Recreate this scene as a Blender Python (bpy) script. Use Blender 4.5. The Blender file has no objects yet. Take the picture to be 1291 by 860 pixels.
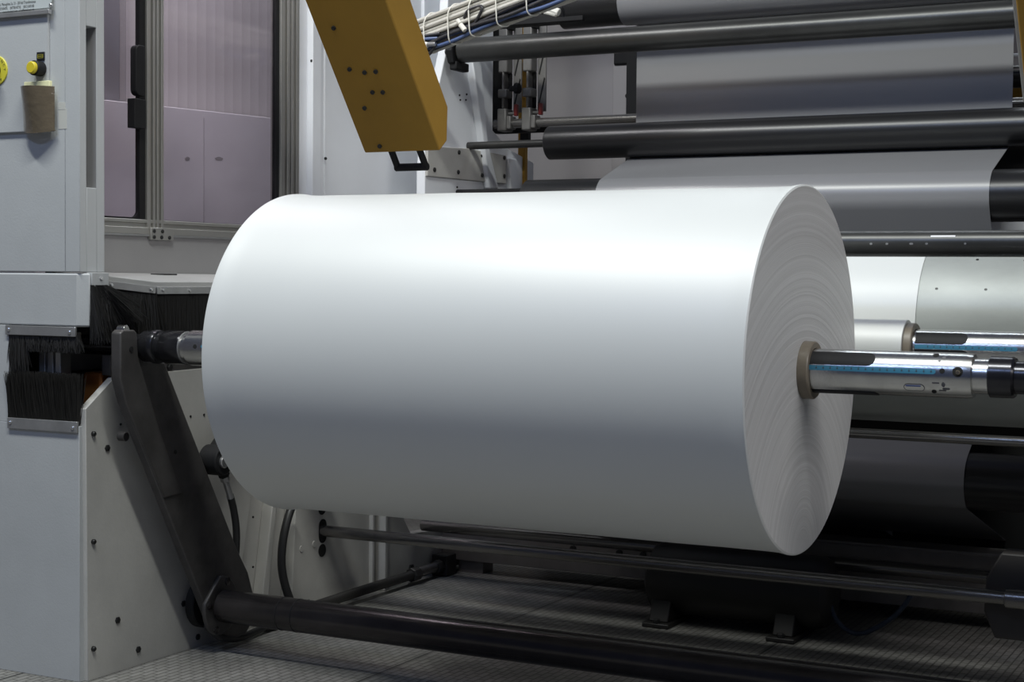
import bpy, math, random
from mathutils import Vector, Matrix
random.seed(7)
PI = math.pi
scene = bpy.context.scene
COL = scene.collection
ZO = 0.70            # the winding axis runs 0.70 m above the floor; all z below are measured from that axis

# ------------------------------------------------------------------ camera
CAM = Vector((0.7944, -2.5948, 0.1529))
FPX = 1996.16
YAW, PIT, ROL = 0.480579, 0.0405862, 0.00872458
FW = Vector((-math.sin(YAW)*math.cos(PIT), math.cos(YAW)*math.cos(PIT), -math.sin(PIT)))
R0 = Vector((math.cos(YAW), math.sin(YAW), 0)); U0 = R0.cross(FW)
RT = R0*math.cos(ROL) + U0*math.sin(ROL); UP = -R0*math.sin(ROL) + U0*math.cos(ROL)
def ray(x, y): return FW + RT*((x-645.5)/FPX) - UP*((y-430)/FPX)
def onx(x, y, X):
    d = ray(x, y); return CAM + d*((X-CAM.x)/d.x)
def ony(x, y, Y):
    d = ray(x, y); return CAM + d*((Y-CAM.y)/d.y)
def yz(x, y, X):
    p = onx(x, y, X); return (p.y, p.z)

cd = bpy.data.cameras.new('camera'); cam = bpy.data.objects.new('camera', cd); COL.objects.link(cam)
cd.sensor_width = 36; cd.lens = FPX/1291*36; cd.clip_start = 0.05
m = Matrix((RT, UP, -FW)).transposed().to_4x4(); m.translation = CAM + Vector((0, 0, ZO)); cam.matrix_world = m
scene.camera = cam

# ------------------------------------------------------------------ materials
def mat(name, col, rough=.5, metal=0., spec=.5, coat=0., noise=0., nscale=8., bump=0., bscale=120., aniso=0., stretch=(1,1,1), emit=None):
    M = bpy.data.materials.new(name); M.use_nodes = True
    nt = M.node_tree; b = nt.nodes['Principled BSDF']
    b.inputs['Base Color'].default_value = (*col, 1); b.inputs['Roughness'].default_value = rough
    b.inputs['Metallic'].default_value = metal; b.inputs['Specular IOR Level'].default_value = spec
    b.inputs['Coat Weight'].default_value = coat; b.inputs['Coat Roughness'].default_value = .15
    tc = nt.nodes.new('ShaderNodeTexCoord'); mp = nt.nodes.new('ShaderNodeMapping'); mp.inputs['Scale'].default_value = stretch
    nt.links.new(tc.outputs['Object'], mp.inputs['Vector'])
    if noise:
        n = nt.nodes.new('ShaderNodeTexNoise'); n.inputs['Scale'].default_value = nscale; n.inputs['Detail'].default_value = 6
        n.inputs['Roughness'].default_value = .65
        nt.links.new(mp.outputs['Vector'], n.inputs['Vector'])
        r = nt.nodes.new('ShaderNodeMapRange'); r.inputs['From Min'].default_value = .3; r.inputs['From Max'].default_value = .7
        r.inputs['To Min'].default_value = 1-noise; r.inputs['To Max'].default_value = 1+noise*.6
        nt.links.new(n.outputs['Fac'], r.inputs['Value'])
        mx = nt.nodes.new('ShaderNodeVectorMath'); mx.operation = 'SCALE'; mx.inputs[0].default_value = col
        nt.links.new(r.outputs['Result'], mx.inputs['Scale']); nt.links.new(mx.outputs['Vector'], b.inputs['Base Color'])
    if bump:
        n2 = nt.nodes.new('ShaderNodeTexNoise'); n2.inputs['Scale'].default_value = bscale; n2.inputs['Detail'].default_value = 3
        nt.links.new(mp.outputs['Vector'], n2.inputs['Vector'])
        bp = nt.nodes.new('ShaderNodeBump'); bp.inputs['Strength'].default_value = bump; bp.inputs['Distance'].default_value = .002
        nt.links.new(n2.outputs['Fac'], bp.inputs['Height']); nt.links.new(bp.outputs['Normal'], b.inputs['Normal'])
    return M

M = {}
M['paint'] = mat('white_machine_paint', (.46,.475,.48), .55, noise=.06, nscale=5, bump=.12, bscale=260)
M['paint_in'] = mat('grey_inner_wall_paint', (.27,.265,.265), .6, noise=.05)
M['cream'] = mat('cream_grey_frame_paint', (.49,.48,.45), .55, noise=.12, nscale=6, bump=.15, bscale=150)
M['whitewall'] = mat('pale_blue_white_panel', (.78,.80,.83), .45, noise=.05, nscale=3)
M['backwall'] = mat('grey_back_panel', (.33,.315,.32), .6, noise=.04, nscale=2)
M['slats'] = mat('grey_slatted_board', (.55,.53,.53), .7)
M['board'] = mat('pale_lilac_board', (.70,.685,.71), .6, noise=.05)
M['shade'] = mat('dark_grey_locker', (.20,.20,.22), .6)
M['black'] = mat('black_rubber', (.012,.012,.013), .6, spec=.25, noise=.2, nscale=14)
M['blackroller'] = mat('black_roller_rubber', (.016,.016,.017), .30, noise=.15, nscale=9, stretch=(.3,1,1))
M['graphite'] = mat('graphite_roller_steel', (.060,.060,.058), .33, metal=.55, noise=.3, nscale=12, stretch=(.5,1,1))
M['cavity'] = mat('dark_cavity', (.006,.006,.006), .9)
M['darksteel'] = mat('dark_blackened_steel', (.085,.08,.078), .45, metal=.4, noise=.35, nscale=14, bump=.2, bscale=60)
M['bar'] = mat('worn_dark_tube', (.062,.056,.055), .24, metal=.6, noise=.35, nscale=10, stretch=(.6,1,1))
M['steel'] = mat('brushed_steel', (.56,.56,.55), .24, metal=1, noise=.12, nscale=40, stretch=(1,1,1), bump=.05, bscale=200)
M['blacksteel'] = mat('polished_black_steel', (.05,.05,.055), .22, metal=.8, noise=.2, nscale=30)
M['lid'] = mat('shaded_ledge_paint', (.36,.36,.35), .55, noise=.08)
M['bracket'] = mat('dark_bracket_paint', (.055,.05,.047), .5, noise=.15)
M['steelrod'] = mat('dull_steel_rod', (.24,.23,.22), .24, metal=.8, noise=.2, nscale=20, stretch=(.2,1,1))
M['alu'] = mat('anodised_aluminium', (.50,.49,.46), .38, metal=.75, noise=.06)
M['strip'] = mat('galvanised_strip', (.42,.42,.42), .38, metal=.7, noise=.15, nscale=20)
M['bolt'] = mat('black_bolt', (.03,.03,.03), .4, metal=.5)
M['screw'] = mat('bright_screw', (.6,.6,.6), .3, metal=.9)
M['drum'] = mat('worn_chrome_drum', (.37,.39,.375), .5, metal=.25, noise=.16, nscale=6, stretch=(.6,1,1), bump=.05)
M['core'] = mat('brown_cardboard_core', (.20,.17,.13), .4, noise=.15, nscale=30)
M['yellow'] = mat('ochre_yellow_paint', (.35,.195,.030), .6, spec=.25, noise=.06, nscale=10, bump=.1, bscale=300)
M['button'] = mat('yellow_button_plastic', (.62,.50,.03), .35)
M['stop_yellow'] = mat('yellow_legend_ring', (.62,.56,.05), .45)
M['note'] = mat('pale_yellow_note_paper', (.85,.83,.50), .7)
M['pouch'] = mat('brown_taped_card', (.125,.10,.066), .16, coat=1., noise=.12, nscale=25, bump=.55, bscale=75)
M['tape'] = mat('aged_clear_tape', (.53,.53,.49), .35)
M['ink'] = mat('black_print', (.03,.03,.03), .6)
M['sign'] = mat('silver_name_plate', (.56,.60,.60), .42, metal=.15, noise=.03)
M['bristle'] = mat('black_bristle', (.022,.021,.020), .45)
M['blue'] = mat('blue_scale_tape', (.035,.17,.27), .4)
M['bluemark'] = mat('blue_engraving', (.10,.14,.32), .4, metal=.4)
M['groove'] = mat('engraved_line', (.13,.13,.14), .5, metal=.5)
M['brass'] = mat('brass_valve', (.75,.62,.40), .2, metal=1)
M['cable_grey'] = mat('grey_cable', (.50,.49,.45), .5)
M['cable_dark'] = mat('black_cable', (.03,.03,.035), .45)
M['cable_blue'] = mat('blue_cable', (.07,.11,.24), .45)
M['tie'] = mat('white_cable_tie', (.75,.74,.68), .45)
M['hose'] = mat('black_hose', (.022,.022,.022), .4)
M['hose_blue'] = mat('dark_blue_air_hose', (.02,.035,.065), .4)
M['tank'] = mat('black_tank_paint', (.014,.013,.012), .5)
M['rail'] = mat('brown_grey_beam', (.26,.24,.225), .42, metal=.4, noise=.2, nscale=7)
M['red'] = mat('dark_red_lever', (.15,.012,.012), .4)
M['holder'] = mat('grey_cast_holder', (.17,.165,.16), .5, metal=.3, noise=.15, nscale=25)
M['pipe'] = mat('dark_floor_pipe', (.040,.038,.036), .5, metal=.4)
M['orange'] = mat('orange_brown_part', (.40,.13,.02), .5)
M['beam'] = mat('bright_white_finish', (.85,.86,.92), .5)
M['flag'] = mat('grey_triangle_sticker', (.40,.40,.37), .6)

def film_mat(name, col, rough, spec, trans):
    X = mat(name, col, rough, spec=spec, noise=.015, nscale=2)
    X.node_tree.nodes['Principled BSDF'].inputs['Coat Weight'].default_value = trans
    X.node_tree.nodes['Principled BSDF'].inputs['Coat Roughness'].default_value = .50
    return X
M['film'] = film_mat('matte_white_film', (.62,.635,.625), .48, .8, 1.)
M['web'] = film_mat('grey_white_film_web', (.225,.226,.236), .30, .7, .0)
M['drumfilm'] = film_mat('white_film_on_drum', (.68,.70,.69), .4, .5, .2)

# wound end of the roll: growth rings of the film layers
E_ = bpy.data.materials.new('wound_film_end'); E_.use_nodes = True
nt = E_.node_tree; b = nt.nodes['Principled BSDF']; L = nt.links.new
tc = nt.nodes.new('ShaderNodeTexCoord'); sp = nt.nodes.new('ShaderNodeSeparateXYZ'); L(tc.outputs['Object'], sp.inputs[0])
cb = nt.nodes.new('ShaderNodeCombineXYZ'); L(sp.outputs['Y'], cb.inputs['X']); L(sp.outputs['Z'], cb.inputs['Y'])
ln = nt.nodes.new('ShaderNodeVectorMath'); ln.operation = 'LENGTH'; L(cb.outputs[0], ln.inputs[0])
n1 = nt.nodes.new('ShaderNodeTexNoise'); n1.noise_dimensions = '1D'; n1.inputs['Scale'].default_value = 90; n1.inputs['Detail'].default_value = 5
n1.inputs['Roughness'].default_value = .7; L(ln.outputs['Value'], n1.inputs['W'])
cr = nt.nodes.new('ShaderNodeValToRGB'); cr.color_ramp.elements[0].position = .3; cr.color_ramp.elements[0].color = (.545,.545,.535,1)
cr.color_ramp.elements[1].position = .72; cr.color_ramp.elements[1].color = (.67,.67,.665,1); L(n1.outputs['Fac'], cr.inputs[0]); L(cr.outputs[0], b.inputs['Base Color'])
bp = nt.nodes.new('ShaderNodeBump'); bp.inputs['Strength'].default_value = .25; bp.inputs['Distance'].default_value = .003
L(n1.outputs['Fac'], bp.inputs['Height']); L(bp.outputs['Normal'], b.inputs['Normal'])
b.inputs['Roughness'].default_value = .42; b.inputs['Anisotropic'].default_value = .45; b.inputs['Specular IOR Level'].default_value = .7
tg = nt.nodes.new('ShaderNodeTangent'); tg.direction_type = 'RADIAL'; tg.axis = 'X'; L(tg.outputs[0], b.inputs['Tangent'])
M['rollend'] = E_

# tinted acrylic pane
G = bpy.data.materials.new('smoky_acrylic'); G.use_nodes = True
nt = G.node_tree; nt.nodes.remove(nt.nodes['Principled BSDF']); L = nt.links.new
o = nt.nodes['Material Output']; t = nt.nodes.new('ShaderNodeBsdfTransparent'); t.inputs[0].default_value = (.83,.80,.83,1)
g = nt.nodes.new('ShaderNodeBsdfGlossy'); g.inputs['Roughness'].default_value = .08; g.inputs['Color'].default_value = (.9,.87,.93,1)
lf = nt.nodes.new('ShaderNodeLayerWeight'); lf.inputs['Blend'].default_value = .5
lp_ = nt.nodes.new('ShaderNodeMath'); lp_.operation = 'POWER'; lp_.inputs[1].default_value = 4; L(lf.outputs['Facing'], lp_.inputs[0])
lw = nt.nodes.new('ShaderNodeMapRange'); lw.inputs['To Min'].default_value = .04; lw.inputs['To Max'].default_value = .6; L(lp_.outputs[0], lw.inputs['Value'])
mx = nt.nodes.new('ShaderNodeMixShader'); L(lw.outputs[0], mx.inputs[0]); L(t.outputs[0], mx.inputs[1]); L(g.outputs[0], mx.inputs[2]); L(mx.outputs[0], o.inputs[0])
M['pane'] = G

# floor: cast tread plates with small raised blocks and plate seams
Fm = bpy.data.materials.new('tread_plate_floor'); Fm.use_nodes = True
nt = Fm.node_tree; b = nt.nodes['Principled BSDF']; L = nt.links.new
tc = nt.nodes.new('ShaderNodeTexCoord'); mp = nt.nodes.new('ShaderNodeMapping'); mp.inputs['Rotation'].default_value = (0,0,math.radians(90)); L(tc.outputs['Object'], mp.inputs[0])
br = nt.nodes.new('ShaderNodeTexBrick'); br.inputs['Scale'].default_value = 1; br.inputs['Brick Width'].default_value = .040; br.inputs['Row Height'].default_value = .017
br.inputs['Mortar Size'].default_value = .0022; br.inputs['Mortar Smooth'].default_value = .4
br.inputs['Color1'].default_value = (.265,.258,.24,1); br.inputs['Color2'].default_value = (.225,.22,.202,1); br.inputs['Mortar'].default_value = (.125,.12,.11,1); L(mp.outputs[0], br.inputs[0])
nz = nt.nodes.new('ShaderNodeTexNoise'); nz.inputs['Scale'].default_value = 5; nz.inputs['Detail'].default_value = 7; L(tc.outputs['Object'], nz.inputs[0])
rg = nt.nodes.new('ShaderNodeMapRange'); rg.inputs['From Min'].default_value = .3; rg.inputs['From Max'].default_value = .7; rg.inputs['To Min'].default_value = .7; rg.inputs['To Max'].default_value = 1.15
L(nz.outputs[0], rg.inputs[0])
sx = nt.nodes.new('ShaderNodeSeparateXYZ'); L(tc.outputs['Object'], sx.inputs[0])
def mth(op, a, bb):
    n = nt.nodes.new('ShaderNodeMath'); n.operation = op
    for i, v in enumerate((a, bb)):
        if isinstance(v, (int, float)): n.inputs[i].default_value = v
        elif v is not None: L(v, n.inputs[i])
    return n.outputs[0]
fr = mth('ABSOLUTE', mth('SUBTRACT', mth('FRACT', mth('MULTIPLY', mth('ADD', sx.outputs['X'], 10.0-.08), 1/.66), None), .5), None)
seam = mth('GREATER_THAN', fr, .0045)
seam2 = mth('ADD', mth('MULTIPLY', seam, .8), .2)
vs = nt.nodes.new('ShaderNodeVectorMath'); vs.operation = 'SCALE'; L(br.outputs['Color'], vs.inputs[0]); L(mth('MULTIPLY', rg.outputs[0], seam2), vs.inputs['Scale'])
L(vs.outputs['Vector'], b.inputs['Base Color']); b.inputs['Roughness'].default_value = .5
bp = nt.nodes.new('ShaderNodeBump'); bp.inputs['Strength'].default_value = .6; bp.inputs['Distance'].default_value = .0025; bp.invert = True
L(br.outputs['Fac'], bp.inputs['Height']); L(bp.outputs['Normal'], b.inputs['Normal'])
M['floor'] = Fm

# vertical slats on the inner board
nt = M['slats'].node_tree; b = nt.nodes['Principled BSDF']; L = nt.links.new
tc = nt.nodes.new('ShaderNodeTexCoord'); wv = nt.nodes.new('ShaderNodeTexWave'); wv.bands_direction = 'Y'; wv.inputs['Scale'].default_value = 7.5; wv.wave_profile = 'SAW'
L(tc.outputs['Object'], wv.inputs[0]); cr = nt.nodes.new('ShaderNodeValToRGB'); cr.color_ramp.elements[0].color = (.47,.45,.45,1); cr.color_ramp.elements[1].color = (.56,.54,.54,1)
L(wv.outputs['Fac'], cr.inputs[0]); L(cr.outputs[0], b.inputs['Base Color'])

# ------------------------------------------------------------------ mesh builder
class MB:
    def __init__(s): s.v = []; s.f = []
    def add(s, vs, fs):
        n = len(s.v); s.v += [tuple(p) for p in vs]; s.f += [tuple(i+n for i in f) for f in fs]; return s
    def box(s, x0, x1, y0, y1, z0, z1):
        vs = [(x, y, z) for x in (x0, x1) for y in (y0, y1) for z in (z0, z1)]
        return s.add(vs, [(0,1,3,2),(4,6,7,5),(0,4,5,1),(2,3,7,6),(0,2,6,4),(1,5,7,3)])
    def prism(s, poly, axis, a, b_):
        """poly: 2D outline; axis X: (y,z), Y: (x,z), Z: (x,y)"""
        def P(p, t): return {'X': (t, p[0], p[1]), 'Y': (p[0], t, p[1]), 'Z': (p[0], p[1], t)}[axis]
        n = len(poly); vs = [P(p, a) for p in poly] + [P(p, b_) for p in poly]
        fs = [tuple(range(n-1, -1, -1)), tuple(range(n, 2*n))] + [(i, (i+1) % n, n+(i+1) % n, n+i) for i in range(n)]
        return s.add(vs, fs)
    def lathe(s, prof, c=(0, 0), seg=64, axis='X', closed=True):
        """prof: [(along, radius)]; c: the two other coordinates"""
        def P(a, r, t):
            u, w = c[0]-r*math.cos(t), c[1]+r*math.sin(t)
            return {'X': (a, u, w), 'Y': (u, a, w), 'Z': (u, w, a)}[axis]
        vs = []; fs = []
        for a, r in prof: vs += [P(a, r, 2*PI*k/seg) for k in range(seg)]
        for i in range(len(prof)-1):
            for k in range(seg):
                k2 = (k+1) % seg; fs.append((i*seg+k, i*seg+k2, (i+1)*seg+k2, (i+1)*seg+k))
        if closed:
            fs.append(tuple(range(seg))); fs.append(tuple((len(prof)-1)*seg+k for k in range(seg-1, -1, -1)))
        return s.add(vs, fs)
    def cyl(s, a, b_, r, c, seg=48, axis='X', ch=None):
        ch = min(.12*r, .003, abs(b_-a)*.3) if ch is None else ch
        sg = 1 if b_ > a else -1
        return s.lathe([(a, r-ch), (a+sg*ch, r), (b_-sg*ch, r), (b_, r-ch)], c, seg, axis)
    def ring(s, a, b_, ro, ri, c, seg=64, axis='X', ch=.001):
        return s.lathe([(a, ri), (a, ro-ch), (a+ch, ro), (b_-ch, ro), (b_, ro-ch), (b_, ri), (a, ri)], c, seg, axis, closed=False)
    def tube(s, pts, r, seg=10, smooth=6):
        pts = [Vector(p) for p in pts]
        if smooth and len(pts) > 2:
            q = []
            for i in range(len(pts)-1):
                p0 = pts[max(i-1, 0)]; p1 = pts[i]; p2 = pts[i+1]; p3 = pts[min(i+2, len(pts)-1)]
                for k in range(smooth):
                    t = k/smooth
                    q.append(.5*((2*p1)+(p2-p0)*t+(2*p0-5*p1+4*p2-p3)*t*t+(3*p1-p0-3*p2+p3)*t**3))
            q.append(pts[-1]); pts = q
        vs = []; fs = []; n = len(pts); N = None
        for i, p in enumerate(pts):
            T = (pts[min(i+1, n-1)]-pts[max(i-1, 0)]).normalized()
            if N is None:
                N = T.orthogonal().normalized()
            N = (N-T*N.dot(T)).normalized(); B = T.cross(N)
            rr = r[i] if isinstance(r, (list, tuple)) else r
            vs += [p+rr*(N*math.cos(2*PI*k/seg)+B*math.sin(2*PI*k/seg)) for k in range(seg)]
        for i in range(n-1):
            for k in range(seg):
                k2 = (k+1) % seg; fs.append((i*seg+k, i*seg+k2, (i+1)*seg+k2, (i+1)*seg+k))
        fs.append(tuple(range(seg-1, -1, -1))); fs.append(tuple((n-1)*seg+k for k in range(seg)))
        return s.add(vs, fs)
    def wrap(s, x0, x1, t0, t1, r, th, c=(0, 0), round_=False, nx=24, ns=8):
        """a patch lying on a cylinder about X; angle 0 faces -Y, 90 degrees is up"""
        vs = []; fs = []; tm = (t0+t1)/2; hw = (t1-t0)/2
        for i in range(nx+1):
            x = x0+(x1-x0)*(.5-.5*math.cos(PI*i/nx)); k = 1.
            if round_:
                hr = hw*r; d = min(x-x0, x1-x) if round_ is True else (x1-x)
                k = math.sqrt(max(0, 1-max(0, 1-d/hr)**2)) if d < hr else 1
                k = max(k, .02)
            for j in range(ns+1):
                t = tm+hw*k*(2*j/ns-1)
                for rr in (r-.0004, r+th): vs.append((x, c[0]-rr*math.cos(t), c[1]+rr*math.sin(t)))
        w = 2*(ns+1)
        for i in range(nx):
            for j in range(ns):
                a = i*w+2*j; fs.append((a+1, a+3, a+w+3, a+w+1))
            for j in (0, ns):
                a = i*w+2*j; fs.append((a, a+1, a+w+1, a+w))
        for i in (0, nx):
            for j in range(ns):
                a = i*w+2*j; fs.append((a, a+2, a+3, a+1))
        return s.add(vs, fs)
    def bristle(s, p, q, r):
        p = Vector(p); q = Vector(q); T = (q-p).normalized(); N = T.orthogonal().normalized(); B = T.cross(N)
        vs = []
        for c, rr in ((p, r), (p.lerp(q, .6)+Vector((random.uniform(-1, 1), random.uniform(-1, 1), 0))*.0015, r*.8), (q, r*.4)):
            for k in range(3): vs.append(c+rr*(N*math.cos(2*PI*k/3)+B*math.sin(2*PI*k/3)))
        fs = [(i*3+k, i*3+(k+1) % 3, (i+1)*3+(k+1) % 3, (i+1)*3+k) for i in range(2) for k in range(3)]
        return s.add(vs, fs)
    def build(s, name, material, parent=None, bevel=0., smooth=True, origin=None, bseg=2):
        if parent is not None: off = Vector(parent['_loc'])
        elif origin is not None: off = Vector(origin)
        else:
            off = Vector(((min(v[0] for v in s.v)+max(v[0] for v in s.v))/2, (min(v[1] for v in s.v)+max(v[1] for v in s.v))/2, min(v[2] for v in s.v)))
        me = bpy.data.meshes.new(name); me.from_pydata([Vector(v)-off for v in s.v], [], s.f)
        import bmesh
        bm = bmesh.new(); bm.from_mesh(me); bmesh.ops.recalc_face_normals(bm, faces=bm.faces); bm.to_mesh(me); bm.free()
        if smooth:
            me.polygons.foreach_set('use_smooth', [True]*len(me.polygons)); me.set_sharp_from_angle(angle=math.radians(32))
        me.materials.append(M[material])
        ob = bpy.data.objects.new(name, me); COL.objects.link(ob)
        if parent is not None:
            ob.parent = parent; ob['_loc'] = parent['_loc']
        else:
            ob.location = off; ob['_loc'] = tuple(off)
        if bevel:
            bv = ob.modifiers.new('bevel', 'BEVEL'); bv.width = bevel; bv.segments = bseg; bv.limit_method = 'ANGLE'; bv.angle_limit = math.radians(40)
            bv.harden_normals = False
        return ob

def tag(o, label, cat, group=None, kind=None):
    if label: o['label'] = label
    if cat: o['category'] = cat
    if group: o['group'] = group
    if kind: o['kind'] = kind
    return o
def thing(name, loc, label, cat, group=None):
    o = bpy.data.objects.new(name, None); COL.objects.link(o); o.location = loc; o['_loc'] = tuple(loc); o.empty_display_size = .05
    return tag(o, label, cat, group)
def sub(o):      # sub-part frame: children of a mesh share its coordinates
    return o
def copy_tree(o, dx, parent=None):
    c = o.copy(); COL.objects.link(c)
    if parent is None:
        c.location = Vector(o.location)+Vector(dx)
    else: c.parent = parent
    for ch in list(o.children): copy_tree(ch, dx, c)
    return c
def text_mesh(txt, size, place):
    """flat lettering; place(u, v) -> 3D point"""
    cu = bpy.data.curves.new('lettering', 'FONT'); cu.body = txt; cu.size = size; cu.align_x = 'CENTER'; cu.resolution_u = 2
    ob = bpy.data.objects.new('lettering', cu); COL.objects.link(ob)
    dg = bpy.context.evaluated_depsgraph_get(); dg.update()
    me = bpy.data.meshes.new_from_object(ob.evaluated_get(dg))
    vs = [place(v.co.x, v.co.y) for v in me.vertices]; fs = [tuple(p.vertices) for p in me.polygons]
    bpy.data.objects.remove(ob); bpy.data.curves.remove(cu); bpy.data.meshes.remove(me)
    return vs, fs
def belt(circs, start, end, step=.06):
    """film path in (y,z): passes circles (y,z,r,sense) tangentially; sense +1 counter-clockwise"""
    pts = [start]; prev = (start[0], start[1], 0., 1)
    seq = circs+[(end[0], end[1], 0., 1)]; arrive = None
    for i, c in enumerate(seq):
        dx, dy = c[0]-prev[0], c[1]-prev[1]; D = math.hypot(dx, dy); a = math.atan2(dy, dx)
        # direction th so that signed distances match: n = left normal; centre offset: film lies at right (ccw) of the centre
        r1, r2 = prev[2]*prev[3], c[2]*c[3]
        th = a-math.asin(max(-1, min(1, (r2-r1)/D)))
        n = (-math.sin(th), math.cos(th))
        p1 = (prev[0]-n[0]*r1, prev[1]-n[1]*r1); p2 = (c[0]-n[0]*r2, c[1]-n[1]*r2)
        if prev[2] > 0:
            a0 = math.atan2(arrive[1]-prev[1], arrive[0]-prev[0]); a1 = math.atan2(p1[1]-prev[1], p1[0]-prev[0])
            if prev[3] > 0:
                while a1 < a0-1e-6: a1 += 2*PI
            else:
                while a1 > a0+1e-6: a1 -= 2*PI
            k = max(2, int(abs(a1-a0)/.12))
            for j in range(1, k+1):
                t = a0+(a1-a0)*j/k; pts.append((prev[0]+prev[2]*math.cos(t), prev[1]+prev[2]*math.sin(t)))
        pts.append(p2); arrive = p2; prev = c
    return pts
def sheet(mb, path, x0, x1, th=.0006):
    n = len(path); nr = []
    for i in range(n):
        a = path[max(i-1, 0)]; c = path[min(i+1, n-1)]; d = math.hypot(c[0]-a[0], c[1]-a[1]) or 1
        nr.append((-(c[1]-a[1])/d, (c[0]-a[0])/d))
    vs = []
    for (y, z), (u, w) in zip(path, nr):
        for x in (x0, x1):
            vs.append((x, y+u*th, z+w*th)); vs.append((x, y-u*th, z-w*th))
    fs = []
    for i in range(n-1):
        a = i*4; fs += [(a, a+2, a+6, a+4), (a+1, a+5, a+7, a+3), (a, a+4, a+5, a+1), (a+2, a+3, a+7, a+6)]
    fs += [(0, 1, 3, 2), ((n-1)*4, (n-1)*4+2, (n-1)*4+3, (n-1)*4+1)]
    return mb.add(vs, fs)
def bolt_x(parent, pts, X, r, h, material='bolt', name='bolt'):
    for (y, z) in pts: MB().lathe([(X-.001, r), (X+h*.7, r), (X+h, r*.7)], (y, z), 6 if r > .006 else 12).build(name, material, parent)
def bolt_y(parent, pts, Y, r, h, material='screw', name='screw'):
    for (x, z) in pts: MB().lathe([(Y+.001, r), (Y-h*.6, r), (Y-h, r*.6)], (x, z), 12, axis='Y').build(name, material, parent)

# ------------------------------------------------------------------ setting
FZ = -ZO
f = MB().box(-6, 5, -5, 6, FZ-.05, FZ).build('floor', 'floor', origin=(0, 0, FZ)); f['kind'] = 'structure'
w = MB(); w.box(-2.6, -1.28, 2.42, 2.47, FZ, 1.9); w.box(-1.276, -1.13, 2.42, 2.47, FZ, 1.9); w.box(-1.126, 3, 2.42, 2.47, FZ, 1.9)
w = w.build('wall_back', 'backwall', bevel=.003); w['kind'] = 'structure'

w = MB().box(-4.6, -4.5, -5, 6, FZ, 3.2).build('wall_left', 'backwall'); w['kind'] = 'structure'

# ------------------------------------------------------------------ cabinet, left foreground
CX, CY = -1.507, -.11
cab = thing('control_cabinet', (-1.8, .0, FZ), 'tall white control cabinet at the left edge with buttons, nameplate and brush-sealed opening', 'cabinet')
c = MB()
c.box(-2.25, CX-.04, CY, CY+.02, .155, 1.35)                  # front sheet
c.box(CX-.04, CX, CY, -.09, .155, 1.35); c.box(CX-.04, CX, -.06, -.036, .155, 1.35)
c.box(CX-.04, CX, -.09, -.06, .155, .33); c.box(CX-.04, CX, -.09, -.06, .662, 1.35)
c.box(CX-.05, CX-.04, -.1, -.036, .155, 1.35)
c.box(-2.25, -2.23, CY+.02, -.036, .155, 1.35); c.box(-2.25, CX-.05, CY+.02, -.036, 1.33, 1.35); c.box(-2.25, -1.56, -.046, -.036, .155, 1.35)
c.build('upper_body', 'paint', cab, bevel=.0015)
MB().box(-2.25, -1.587, CY-.007, CY, .447, 1.35).build('door', 'paint', cab, bevel=.0015)
c = MB(); c.prism([(-2.25, CY), (-1.517, CY), (-1.494, CY+.018), (-1.50, CY+.022), (-2.25, CY+.022)], 'Z', .041, .1525)
c.build('skirt_box', 'paint', cab, bevel=.004)
c = MB(); c.box(-2.25, -1.51, CY, CY+.02, FZ, -.165); c.box(-2.25, -1.706, CY, CY+.02, -.165, .041); c.box(-2.25, -2.23, CY+.02, .32, FZ, .041)
c.build('lower_panel', 'paint', cab, bevel=.001)
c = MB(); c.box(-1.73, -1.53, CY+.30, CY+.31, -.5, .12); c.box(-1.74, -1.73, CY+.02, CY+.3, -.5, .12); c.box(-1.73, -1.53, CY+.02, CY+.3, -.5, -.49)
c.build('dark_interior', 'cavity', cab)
# holder strips and bristles of the opening
s1 = MB().box(ony(9, 417, CY).x, ony(97, 417, CY).x, CY-.006, CY, .021, .041).build('brush_strip', 'strip', cab, bevel=.001)
bolt_y(s1, [(-1.700, .032), (-1.530, .030)], CY-.006, .004, .003)
s2 = MB().box(-1.706, -1.511, CY-.006, CY, -.178, -.155).build('brush_strip', 'strip', cab, bevel=.001)
bolt_y(s2, [(-1.697, -.165), (-1.522, -.168)], CY-.006, .004, .003)
bb = MB()
for i in range(1500):
    x = random.uniform(-1.705, -1.513); y = CY+random.uniform(-.002, .008)
    bb.bristle((x, y, .024), (x+random.gauss(.001, .006), y+random.uniform(-.004, .012), .024-random.uniform(.05, .088)*(1 if x < -1.66 else .45)), .0011)
bb.box(-1.70, -1.664, CY+.006, CY+.012, -.055, .03); bb.box(-1.664, -1.515, CY+.006, CY+.012, -.008, .03)
tag(bb.build('bristles', 'bristle', s1), None, None, kind='stuff')
bb = MB()
for i in range(2200):
    x = random.uniform(-1.706, -1.513); y = CY+random.uniform(-.004, .008)
    bb.bristle((x, y, -.158), (x+random.gauss(0, .006), y-random.uniform(-.008, .010), -.158+random.uniform(.085, .104)), .0011)
bb.box(-1.703, -1.516, CY+.003, CY+.010, -.158, -.078)
tag(bb.build('bristles', 'bristle', s2), None, None, kind='stuff')
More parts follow.
